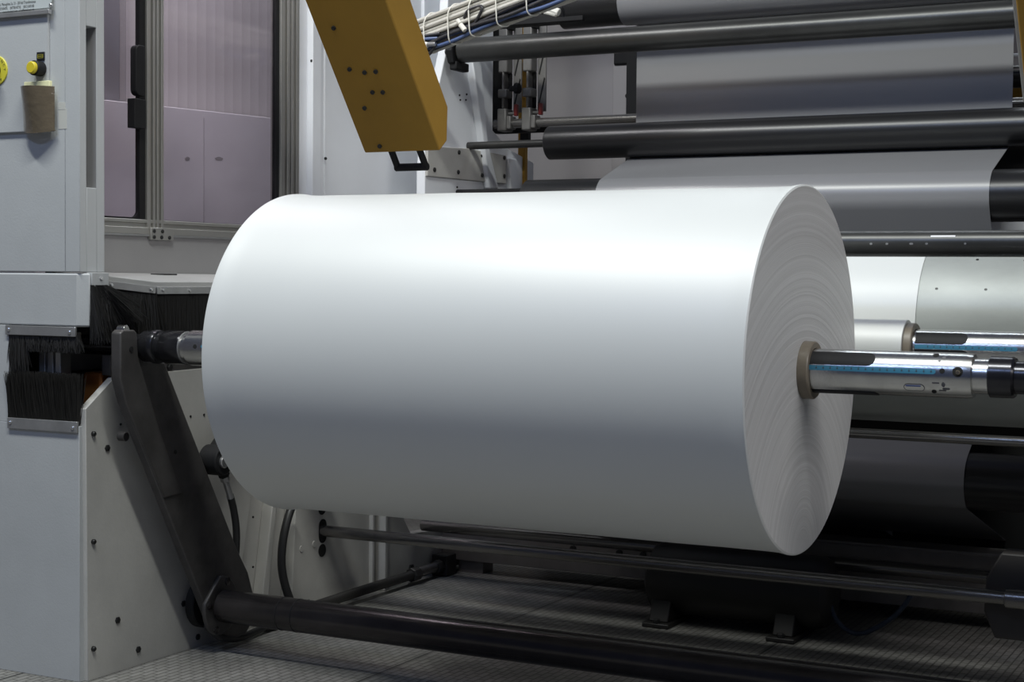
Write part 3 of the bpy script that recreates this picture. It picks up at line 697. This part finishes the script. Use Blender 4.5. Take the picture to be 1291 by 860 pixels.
# ------------------------------------------------------------------ swing arm pair with cross tube
XA = -1.425
arm = thing('swing_arm', (-.5, .24, -.66), 'dark steel lifting arm with long cross tube below the roll', 'lifting arm')
def A(x, y): return yz(x, y, XA)
pvy, pvz = .243, -.593
outl = [A(152, 430), A(170, 430), A(174, 448), A(182, 456), (0., -.0325), (.03, -.034), A(208, 457), A(227, 507), A(299, 692)]
outl += [A(q_, r_) for q_, r_ in ((313, 722), (321, 755), (320, 782), (310, 799), (298, 806), (286, 805), (275, 798), (267, 786), (261, 770), (157, 507), (152, 480))]
c = MB().prism(outl, 'X', XA-.022, XA); c.build('arm_plate', 'darksteel', arm, bevel=.003)
c = MB().prism([A(150, 478), A(150, 420), A(154, 416), A(168, 416), A(171, 420), A(173, 450), A(199, 540), A(228, 622), A(206, 628), A(157, 507)], 'X', XA-.022, XA+.004)
jaw = c.build('jaw', 'darksteel', arm, bevel=.003)
MB().lathe([(XA+.005, .0055), (XA+.0065, .0055)], A(163, 440), 20).build('bolt_hole', 'cavity', jaw)
bolt_x(arm, [A(221, 570)], XA, .005, .002)
MB().cyl(-1.444, -1.424, .010, (A(159, 415)[0], A(159, 416)[1]), 24).build('latch_pin', 'steel', jaw)
# side lugs on the front edge
MB().cyl(-1.484, -1.465, .010, A(178, 552), 20).build('stop_pin', 'darksteel', arm)
fl = []
for a_ in range(0, 360, 8):
    t = math.radians(a_); y = pvy+.060*math.cos(t); z = pvz+.067*math.sin(t); fl.append((y, z))
fl = [p for p in fl if not ((p[0]-pvy) < -.01 and (p[1]-pvz) > .016 and (-(p[0]-pvy)+(p[1]-pvz)) > .068)]
c = MB().prism(fl, 'X', XA-.001, XA+.009).build('flange', 'darksteel', arm, bevel=.003)
bolt_x(c, [(pvy+.02, pvz+.052), (pvy-.044, pvz+.008), (pvy-.02, pvz-.052), (pvy+.044, pvz-.02)], XA+.009, .0095, .003, 'bar')
MB().cyl(-1.484, -1.460, .056, (pvy+.008, pvz), 48).build('bearing_disc', 'black', arm)
c = MB().lathe([(-1.41, .0365), (.49, .0365)], (pvy, pvz), 64)
tb = c.build('cross_tube', 'bar', arm)
for x in (-1.245, -1.205): MB().ring(x-.0015, x+.0015, .0371, .036, (pvy, pvz), 64, ch=.0003).build('weld_ring', 'bolt', tb)
XB = .455
off = XB-XA+.0
outr = outl
MB().prism(outr, 'X', XB, XB+.022).build('arm_plate', 'darksteel', arm, bevel=.003)
MB().prism(fl, 'X', XB-.020, XB+.001).build('flange', 'darksteel', arm, bevel=.003)
MB().cyl(XB+.022, XR+.002, .03, (pvy, pvz), 32).build('pivot_pin', 'darksteel', arm)

# hydraulic cylinder end behind the arm
cyl_ = thing('hydraulic_cylinder', (-1.46, .30, -.30), 'black hydraulic cylinder eye beside the dark swing arm', 'cylinder')
ec = yz(272, 580, -1.43)
c = MB().cyl(-1.455, -1.405, .034, ec, 40, ch=.003).build('cylinder_eye', 'black', cyl_)
MB().cyl(-1.406, -1.398, .014, (ec[0]-.006, ec[1]-.002), 20).build('pin', 'screw', c)
MB().tube([(-1.44, ec[0]+.01, ec[1]), (-1.46, ec[0]+.16, ec[1]+.10)], .028, 20, 0).build('barrel', 'black', cyl_)
fp = yz(283, 600, -1.43); fq_ = yz(291, 628, -1.43)
MB().tube([(-1.43, ec[0]+.02, ec[1]-.02), (-1.43, fp[0], fp[1])], .013, 6, 0).build('port', 'black', cyl_)
c = MB(); c.tube([(-1.43, fp[0]-.004, fp[1]+.008), (-1.43, fp[0]+.004, fp[1]-.012)], .011, 6, 0); c.tube([(-1.43, fp[0]+.003, fp[1]-.010), (-1.43, fq_[0], fq_[1])], .0075, 14, 0)
c.build('hose_fitting', 'strip', cyl_)
def xline(pts, X): return [tuple((X, *yz(a_, b_, X))) for a_, b_ in pts]
tag(MB().tube(xline([(290, 624), (295, 645), (298, 670), (297, 700), (291, 735)], -1.45), .0085, 12).build('hydraulic_hose', 'hose'), 'black hose dropping from the cylinder fitting behind the swing arm', 'hose')
tag(MB().tube(xline([(372, 630), (364, 650), (357, 680), (355, 712), (360, 740), (369, 765)], -1.47), .0105, 12).build('hydraulic_hose', 'hose'), 'black hose curving down on the cream frame below the left end of the roll', 'hose')
c = MB()
pts = [(XA-.012, *A(266, 788)), (XA-.006, *A(272, 798))]
ph = onx(282, 805, -1.425); pk = onx(303, 804, -1.435); pj = onx(333, 791, -1.45)
pts += [tuple(ph), tuple(pk), tuple(pj)]
c.tube(pts, .0085, 12); tag(c.build('hydraulic_hose', 'hose'), 'black hose along the edge of the swing arm, looping near the floor', 'hose')
fpz = onx(347, 790, -1.455)
c = MB().tube([tuple(pj), tuple(fpz)], .010, 14, 0); c.box(fpz.x-.014, fpz.x+.014, fpz.y-.022, fpz.y+.022, FZ, fpz.z+.012)
tag(c.build('hose_coupling', 'pipe', bevel=.002), 'dark hose coupling block on the floor beneath the cross tube', 'coupling')

# ------------------------------------------------------------------ ochre guard arms
def guard(x0, x1, label):
    t_ = thing('guard_arm', ((x0+x1)/2, .70, .42), label, 'machine arm', None)
    d = Vector((-.246, .319)).normalized()
    def along(p, s): return (p[0]+d.x*s, p[1]+d.y*s)
    front = (.700, .453); b1_ = (.734, .479); b2_ = (.737, .561)
    poly = [front, b1_, b2_, along(b2_, 1.15), along(front, 1.22)]
    MB().prism(poly, 'X', x0, x1).build('housing', 'yellow', t_, bevel=.004, bseg=3)
    n_ = Vector((-d.y, d.x)); n_ = Vector((-.792, -.611))
    fp_ = along(front, .055); q0 = (fp_[0]-n_.x*.02, fp_[1]-n_.y*.02); q1 = (q0[0]-n_.x*.06, q0[1]-n_.y*.06)
    MB().prism([along(q0, 0), along(q0, 1.1), along(q1, 1.1), along(q1, 0)], 'X', x0-.010, x0+.002).build('side_plate', 'strip', t_, bevel=.001)
    hd = MB(); hx0, hx1 = x0+.070, x0+.150
    def hp(x, s, o=0.): a_ = along(front, s); return (x, a_[0]-n_.x*(.012+o), a_[1]-n_.y*(.012+o))
    for x in (hx0, hx1): hd.tube([hp(x, .01), hp(x, -.052)], .0088, 8, 0)
    hd.tube([hp(hx0-.0065, -.052), hp(hx1+.0065, -.052)], .0098, 8, 0)
    hd.build('handle', 'black', t_, bevel=.002)
    return t_, d, n_, front
g1, d_, n_, front = guard(-1.336, -1.122, 'ochre yellow sheet metal guard arm with black handle hanging above the roll')
for (px_, py_) in ((421, 35), (441, 87), (460, 91), (474, 90), (470, 116), (483, 116), (460, 136), (479, 184)):
    # bolt heads on the sloping front sheet
    d0 = ray(px_, py_); nn3 = Vector((0, n_.x, n_.y)); t_ = (Vector((0, front[0], front[1]))-CAM).dot(nn3)/d0.dot(nn3); p_ = CAM+d0*t_
    MB().tube([p_-nn3*.001, p_+nn3*.004], .0055, 12, 0).build('bolt', 'bolt', g1)
MB().cyl(XW+.012, -1.336, .03, (front[0]+d_.x*1.1+.04, front[1]+d_.y*1.1+.02), 32).build('pivot_pin', 'steelrod', g1)
g2, *_ = guard(.238, .452, 'ochre yellow guard arm slanting at the top right corner')
MB().cyl(.451, XR+.006, .03, (front[0]+d_.x*1.1+.04, front[1]+d_.y*1.1+.02), 32).build('pivot_pin', 'steelrod', g2)

# ------------------------------------------------------------------ cable bundle
cb_ = thing('cable_bundle', (-1.2, 1.12, .74), 'bundle of grey and blue cables with white ties beside the ochre arm', 'cables')
YC = 1.12
e0, e1 = ony(543, 50, YC), ony(690, -5, YC)
ax = (e1-e0).normalized(); s_ = Vector((0, 1, 0)); up_ = ax.cross(s_)*-1
if up_.z < 0: up_ = -up_
slots = []
for r_ in range(8):
    for k in range(4):
        su, sv = -.052+.0122*k+(.006 if r_ % 2 else 0), .043-.0112*r_
        mm = 'cable_grey' if r_ < 5 or k > 1 else ('cable_dark' if r_ == 5 else ('cable_blue' if (r_+k) % 2 else 'cable_dark'))
        slots.append((su, sv, mm))
for i, (su, sv, mm) in enumerate(slots):
    pts = []
    for k in range(6):
        t = -.05+1.3*k/5 if mm == 'cable_grey' else -.02+1.27*k/5
        jig = 0 if mm == 'cable_grey' else .008*math.sin(k*1.9+i)
        pts.append(e0.lerp(e1, t)+s_*(su-abs(jig)*.6)+up_*(sv+jig*.6))
    MB().tube(pts, .0060 if mm == 'cable_grey' else .0048, 10, 4).build('cable', mm, cb_)
for t in (.08, .29, .47, .70, .95):
    pts = []
    for k in range(25):
        a_ = 2*PI*k/24; su = -.034+.029*math.copysign(abs(math.cos(a_))**.6, math.cos(a_)); sv = .004+.050*math.copysign(abs(math.sin(a_))**.6, math.sin(a_))
        pts.append(e0.lerp(e1, t)+ax*(.018*math.sin(a_*1)+.012*math.cos(a_))+s_*su+up_*sv)
    MB().tube(pts, .0019, 8, 2).build('cable_tie', 'tie', cb_)
# loose ends with connectors
lo = e0+s_*-.055
for (mm, rr, pts) in (('cable_dark', .0042, [(.06, -.01), (-.01, .0), (-.030, -.012), (-.022, -.045), (.01, -.055), (.045, -.035)]), ('cable_blue', .004, [(.05, -.02), (-.0, -.01), (-.02, -.028), (-.005, -.06), (.005, -.072)]), ('cable_dark', .004, [(.14, .005), (.16, .02), (.19, .022), (.2, .01), (.17, -.015)])):
    MB().tube([lo+ax*u+up_*v-s_*.006*(k % 2) for k, (u, v) in enumerate(pts)], rr, 8, 5).build('cable', mm, cb_)
for (u0, v0, u1, v1, rr, mm) in ((.0, -.022, .022, -.032, .0085, 'tie'), (.022, -.030, .046, -.036, .006, 'screw'), (-.012, -.055, .0, -.075, .006, 'screw'), (.13, -.01, .14, -.03, .007, 'tie'), (.125, .005, .13, -.008, .006, 'tie')):
    MB().tube([lo+ax*u0+up_*v0-s_*.01, lo+ax*u1+up_*v1-s_*.01], rr, 10, 0).build('connector', mm, cb_, bevel=.001)
jn = thing('cable_junction', (-1.0, 1.2, .82), 'pale taped cable joint at the upper left end of the top roller', 'cable joint')
for i, (a_, b_, c_, d__, rr, mm) in enumerate(((684, 8, 705, 16, .011, 'tie'), (690, 3, 708, 4, .009, 'holder'), (686, 14, 702, 18, .008, 'tie'), (684, 2, 692, 12, .008, 'strip'))):
    MB().tube([ony(a_, b_, 1.33), ony(c_, d__, 1.33)], rr, 10, 0).build('connector', mm, jn, bevel=.002)
MB().tube([ony(700, 0, 1.33), ony(708, 8, 1.33), ony(711, 20, 1.36)], .004, 8).build('cable', 'cable_dark', jn)
bm_ = MB().box(-1.488, -1.10, 1.45, 1.50, .872, .897); tag(bm_.build('support_bar', 'black', bevel=.002), 'black cross bar carrying the cable bundle end near the top roller', 'bar')

# ------------------------------------------------------------------ slitter frame and holders in the background
fr_ = thing('holder_rack', (-.5, 1.76, .60), 'black L shaped rack behind the rollers, left of the hanging film', 'rack')
c0 = ony(620, 150, 1.76); c1 = ony(632, 150, 1.76)
MB().box(c0.x+.001, c1.x, 1.76, 1.80, .598, 1.3).build('upright', 'black', fr_, bevel=.003)
MB().box(c0.x+.004, XR-.01, 1.80, 1.82, .600, .618).build('cross_rail', 'black', fr_, bevel=.002)
zr_ = ony(690, 154, 1.74).z
tag(MB().cyl(c1.x-.012, XR-.01, .014, (1.74, zr_), 32).build('slide_rod', 'steelrod'), 'grey slide rod carrying the two slitter holders behind the rollers', 'rod')
def holder(px_, label):
    x0 = ony(px_, 120, 1.74).x; w_ = .031
    t_ = thing('slitter_holder', (x0+w_/2, 1.74, zr_-.02), label, 'blade holder', 'slitter holders on the slide rod')
    b_ = MB(); b_.box(x0, x0+w_, 1.715, 1.765, zr_-.024, zr_+.045); b_.box(x0+w_*.36, x0+w_*.62, 1.722, 1.758, zr_+.045, zr_+.16); b_.box(x0, x0+w_, 1.718, 1.762, zr_+.078, zr_+.105); b_.box(x0, x0+w_, 1.72, 1.76, zr_+.155, zr_+.30)
    b_.build('holder_body', 'holder', t_, bevel=.004)
    MB().box(x0+w_*.04, x0+w_*.96, 1.752, 1.759, zr_+.045, zr_+.155).build('back_insert', 'black', t_)
    pl = MB().box(x0+w_+.003, x0+w_+.031, 1.757, 1.763, zr_+.035, zr_+.30).build('blade_plate', 'holder', t_, bevel=.001)
    for dz in (.06, .15):
        s__ = MB(); s__.add([(x0+w_+.006, 1.7565, zr_+dz), (x0+w_+.010, 1.7565, zr_+dz-.004), (x0+w_+.029, 1.7565, zr_+dz+.075), (x0+w_+.025, 1.7565, zr_+dz+.079), (x0+w_+.006, 1.7575, zr_+dz), (x0+w_+.010, 1.7575, zr_+dz-.004), (x0+w_+.029, 1.7575, zr_+dz+.075), (x0+w_+.025, 1.7575, zr_+dz+.079)], [(0,1,2,3),(4,7,6,5),(0,4,5,1),(1,5,6,2),(2,6,7,3),(3,7,4,0)])
        s__.build('blade_slot', 'cavity', pl)
    MB().box(x0+w_-.002, x0+w_+.013, 1.72, 1.76, zr_-.018, zr_+.022).build('clamp_nut', 'holder', t_, bevel=.003)
    lv = MB().cyl(x0+w_, x0+w_+.026, .005, (1.735, zr_+.03), 10).build('lever', 'holder', t_)
    MB().box(x0+w_+.020, x0+w_+.031, 1.728, 1.742, zr_+.022, zr_+.058).build('lever_grip', 'red', lv, bevel=.002)
    MB().box(x0+w_*.85, x0+w_*1.3, 1.72, 1.755, zr_+.285, zr_+.31).build('top_stop', 'black', t_, bevel=.002)
    return t_
h1 = holder(631.5, 'grey slitter blade holder nearest the black upright, with black knob')
h2 = holder(662, 'grey slitter blade holder right of the yellow strip')
kx = ony(643, 112, 1.71)
k_ = MB().lathe([(kx.x, .008), (kx.x+.014, .009), (kx.x+.018, .016), (kx.x+.024, .018), (kx.x+.032, .016), (kx.x+.034, .010)], (1.71, kx.z), 10).build('clamp_knob', 'black', h1)
yp0, yp1 = ony(655, 150, 1.90), ony(664, 150, 1.90)
ys = MB().box(yp0.x, yp1.x, 1.89, 1.91, FZ, 1.4); tag(ys.build('yellow_post', 'yellow', bevel=.002), 'narrow yellow upright strip behind the slitter holders', 'post')
bk = MB().box(ony(657, 168, 1.88).x, ony(668, 168, 1.88).x, 1.87, 1.889, .585, .612); tag(bk.build('clip', 'black', bevel=.002), 'small black clip on the yellow upright strip', 'clip')
sn = thing('sensor_box', (ony(787, 76, 2.35).x, 2.36, .8), 'small black sensor box under the grey tube, left of the film', 'sensor')
p_ = ony(776, 83, 2.35); q_ = ony(797, 64, 2.35)
MB().box(p_.x, q_.x, 2.33, 2.418, p_.z, q_.z).build('housing', 'black', sn, bevel=.006)
MB().cyl(q_.x, q_.x+.02, .02, (2.36, (p_.z+q_.z)/2+.005), 20).build('plug', 'black', sn)
cl = MB(); p_ = ony(770, 150, 2.33); q_ = ony(799, 150, 2.33); cl.box(p_.x, q_.x, 2.34, 2.418, FZ, 1.4)
cl = cl.build('column', 'backwall', bevel=.004); tag(cl, 'grey column standing against the back wall left of the film', 'column')
MB().lathe([(2.341, .008), (2.338, .008)], (ony(791, 121, 2.34).x, ony(791, 121, 2.34).z), 12, 'Y').build('bolt', 'bolt', cl)
MB().box(q_.x-.02, q_.x+.02, 2.31, 2.339, .5, .98).build('edge_strip', 'black', cl)
tag(MB().box(-.2, XR+.002, 1.90, 1.94, .335, .60).build('darkening_panel', 'cavity'), 'black panel added to darken the view right of the slanting film', 'panel')  # added black backing that keeps the background beyond the film dark
# pale bar added in place of background daylight, and background rods glimpsed at the right of the film
p_ = ony(1255, 290, 1.70); q_ = ony(1291, 279, 1.70)
tag(MB().box(-.30, XR-.01, 1.69, 1.76, p_.z-.02, q_.z).build('cross_beam', 'beam', bevel=.003), 'added white bar standing in for the bright background under the right end of the black roller', 'beam')
for (ya, yb, mm, lb) in ((67, 72, 'beam', 'white upper rod glimpsed between hanging film and right guard arm'), (83, 86, 'strip', 'thin grey rod glimpsed between hanging film and right guard arm'), (88, 111, 'blackroller', 'black roller glimpsed between hanging film and right guard arm'), (127, 131, 'screw', 'bright steel rod glimpsed right of the hanging film, above the black roller')):
    yy = 1.86 if mm != 'screw' else 1.68
    a_ = ony(1283, ya, yy).z; b_ = ony(1283, yb, yy).z; rr = max(.004, (a_-b_)/2)
    tag(MB().cyl(-.2, XR+.002, rr, (yy, (a_+b_)/2), 32).build('background_roller', mm), lb, 'rod')
p_ = ony(1270, 127, 1.95); q_ = ony(1291, 112, 1.95)
tag(MB().prism([(-.12, p_.z), (XR+.002, p_.z), (XR+.002, q_.z+.1), (.0, q_.z+.02), (-.12, q_.z+.02)], 'Y', 1.92, 1.95).build('yellow_gusset', 'yellow', bevel=.002), 'small yellow gusset glimpsed right of the hanging film', 'bracket')

# ------------------------------------------------------------------ low level: rods, beam, tank
tag(MB().cyl(XF-.006, XR, .0148, (.763, -.5025), 40).build('tie_rod', 'steelrod'), 'long grey tie rod from the slotted hole, passing under the roll', 'rod')
rb = MB().cyl(XF+.008, .55, .0158, (1.25, -.5535), 32); tag(rb.build('slide_rod', 'steelrod'), 'steel rod lying behind the black air tank, in front of the brown beam', 'rod')
rl = MB(); rl.box(XF+.008, XR, 1.36, 1.44, -.665, -.519); rl.box(XF+.008, XR, 1.352, 1.445, -.521, -.513); rl.box(XF+.008, XR, 1.355, 1.36, -.575, -.555)
rl = rl.build('cross_beam', 'rail', bevel=.002); tag(rl, 'brown grey box beam low behind the steel rod and the air tank', 'beam')
for x_ in (-1.07, -.93, -.86, -.62, .3): MB().cyl(1.361, 1.356, .010, (x_, -.60), 16, 'Y').build('bolt', 'bolt', rl)
for x_ in (-1.4, .6): MB().box(x_-.04, x_+.04, 1.37, 1.43, FZ, -.66).build('foot', 'rail', rl)
bkt = MB().prism([ (x_, z_) for x_, z_ in ((.155, -.47), (.185, -.414), (.40, -.414), (.40, -.595), (.175, -.595), (.152, -.54))], 'Y', .79, .86)
bk_ = thing('rod_bracket', (.28, .82, FZ), 'dark chamfered bracket at the right edge holding the steel rods', 'bracket')
bkt.build('bracket_plate', 'bracket', bk_, bevel=.004)
MB().box(.25, .38, .80, .85, FZ, -.59).build('bracket_foot', 'bracket', bk_, bevel=.003)
MB().cyl(.2, .40, .021, (.763, -.5025), 32).build('clamp_sleeve', 'steelrod', bk_)
MB().box(.24, .36, .775, .80, -.53, -.475).build('clamp_block', 'bracket', bk_, bevel=.003)
tag(MB().cyl(XF-.01, XR, .0105, (.62, -.163), 32).build('guide_bar', 'steelrod'), 'slim grey guide bar close below the chrome drum', 'bar')
tag(MB().box(XF+.002, XR-.002, .955, .967, -.20, -.03).build('gap_dark_plate', 'cavity', bevel=.002), 'black plate added to darken the gap behind the drum, above the slim guide bar', 'plate')  # added to keep the gap under the drum dark, covering the lit film
# black sheet added in place of the unlit depth low in the machine
gd = MB().box(-1.3, XR-.01, 1.62, 1.64, FZ, -.10); tag(gd.build('unlit_depth_sheet', 'cavity'), 'black sheet standing in for the unlit depth behind the low roller', 'guard')
p_ = onx(0, 0, 0); a0_ = ony(1116, 680, 1.618); a1_ = ony(1125, 676, 1.618); a2_ = ony(1122, 652, 1.618)
tri = MB(); tri.prism([(ony(*q_, 1.615).x, ony(*q_, 1.615).z) for q_ in ((1116, 670), (1125, 676), (1122, 652))], 'Y', 1.617, 1.6195); tag(tri.build('warning_sticker', 'flag'), 'small grey triangle sticker in the dark under the film', 'sticker')
# air tank
TY, TZ, TR = 1.075, -.594, .088
tk = thing('air_tank', (-.48, TY, FZ), 'black horizontal air tank on two feet, on the floor below the roll', 'tank')
MB().lathe([(-.715, .03), (-.712, .06), (-.700, .080), (-.68, TR), (-.285, TR), (-.262, .080), (-.250, .06), (-.247, .03)], (TY, TZ), 64).build('shell', 'tank', tk)
for x in (-.66, -.345):
    c = MB(); c.prism([(TY-.095, FZ+.012), (TY-.07, TZ-.03), (TY+.07, TZ-.03), (TY+.095, FZ+.012)], 'X', x-.025, x+.025); c.box(x-.035, x+.035, TY-.115, TY+.115, FZ, FZ+.012)
    c = c.build('foot', 'tank', tk, bevel=.003)
    MB().lathe([(FZ+.012, .010), (FZ+.020, .010), (FZ+.022, .007)], (x, TY-.106), 6, 'Z').build('bolt', 'bolt', c)
hz0 = ony(1046, 752, TY-.02); c = MB(); c.tube([(-.26, TY-.02, hz0.z+.012), (hz0.x+.004, TY-.02, hz0.z+.012)], .009, 12, 0); c.tube([(hz0.x, TY-.02, hz0.z+.02), (hz0.x, TY-.02, hz0.z-.012)], .0075, 6, 0); c.build('fitting', 'strip', tk)
hz = [tuple(ony(a_, b_, TY-.02)) for a_, b_ in ((1046, 752), (1047, 764), (1053, 779), (1064, 792), (1080, 799), (1098, 795), (1122, 781), (1138, 766), (1149, 750))]
tag(MB().tube(hz, .0058, 12).build('air_hose', 'hose_blue'), 'dark blue air hose looping from the black tank', 'hose')
# floor pipe along the frame
pp = thing('floor_pipe', (-1.44, 1.2, FZ), 'black pipe with joints on the floor along the cream frame', 'pipe')
MB().tube([(-1.452, .55, -.675), (-1.452, .9, -.672), (-1.452, 1.16, -.672), (-1.452, 2.2, -.668)], .013, 16, 4).build('pipe', 'pipe', pp)
for y in (1.14, 1.27, .62): MB().cyl(y-.018, y+.018, .020, (-1.452, -.672), 8, 'Y').build('joint', 'pipe', pp)
MB().box(-1.478, -1.428, 1.28, 1.335, FZ, -.640).build('pipe_clamp', 'pipe', pp, bevel=.003)
MB().cyl(1.16, 1.27, .0145, (-1.452, -.670), 20, 'Y').build('bare_section', 'steelrod', pp)
# inside of the cabinet opening: aluminium profile and an orange part
xp0, xp1 = ony(50, 455, -.07).x, ony(77, 455, -.07).x
al = MB(); w_ = xp1-xp0
for (u0, u1, dy) in ((0, .28, .0), (.28, .4, .008), (.4, .66, .0), (.66, .76, .008), (.76, 1, .0)): al.box(xp0+w_*u0, xp0+w_*u1, -.072+dy, -.04, -.48, -.004)
tag(al.build('profile_rail', 'alu', bevel=.001), 'upright aluminium profile seen through the brush opening of the cabinet', 'rail')
o0, o1 = ony(104, 469, -.02), ony(134, 505, -.02)
tag(MB().box(o0.x, -1.532, -.02, .03, -.48, o0.z).build('guide_block', 'orange', bevel=.006), 'orange brown block in the dark cabinet opening', 'block')

# ------------------------------------------------------------------ lift everything so the floor is at zero
for ob in scene.objects:
    if ob.parent is None and ob.type != 'CAMERA': ob.location.z += ZO
for ob in scene.objects:
    if '_loc' in ob: del ob['_loc']

# ------------------------------------------------------------------ lights: hall lamps above and in front of the machine, and an added enclosure fill
def area(name, loc, target, sx_, sy_, power, col):
    l = bpy.data.lights.new(name, 'AREA'); l.shape = 'RECTANGLE'; l.size = sx_; l.size_y = sy_; l.energy = power; l.color = col
    ob = bpy.data.objects.new(name, l); COL.objects.link(ob); ob.location = Vector(loc)+Vector((0, 0, ZO))
    ob.rotation_euler = (Vector(target)-Vector(loc)).to_track_quat('-Z', 'Y').to_euler()
    return ob
area('hall_lamp', (-1.5, -1.3, 3.0), (-1.1, -.2, 0), 1.3, .16, 65, (.97, 1., .96))
area('hall_lamp', (.1, -1.3, 3.0), (-.2, -.2, 0), 1.3, .16, 65, (.97, 1., .96))
area('hall_lamp', (-1.0, -3.7, 3.1), (-.8, 0, -.3), 1.6, .3, 26, (.42, .58, 1.))
area('hall_lamp', (5.0, -.4, 2.2), (0, .2, 0), 2.6, .5, 75, (1., .98, .97))
area('hall_lamp', (-.5, 3.2, 4.0), (-.5, 1.6, 0), 2.5, .3, 25, (.86, .94, 1.))
area('enclosure_fill', (-1.85, .55, 1.75), (-2.0, .55, 0), .2, 1.2, 17, (1., .97, 1.))  # unseen fill light added to brighten the boards behind the panes
wd = bpy.data.worlds.new('hall'); scene.world = wd; wd.use_nodes = True
wd.node_tree.nodes['Background'].inputs[0].default_value = (.40, .52, 1., 1); wd.node_tree.nodes['Background'].inputs[1].default_value = .075
scene.view_settings.view_transform = 'Standard'; scene.view_settings.look = 'None'; scene.view_settings.gamma = 1
scene.view_settings.exposure = 0.; scene.view_settings.use_curve_mapping = False
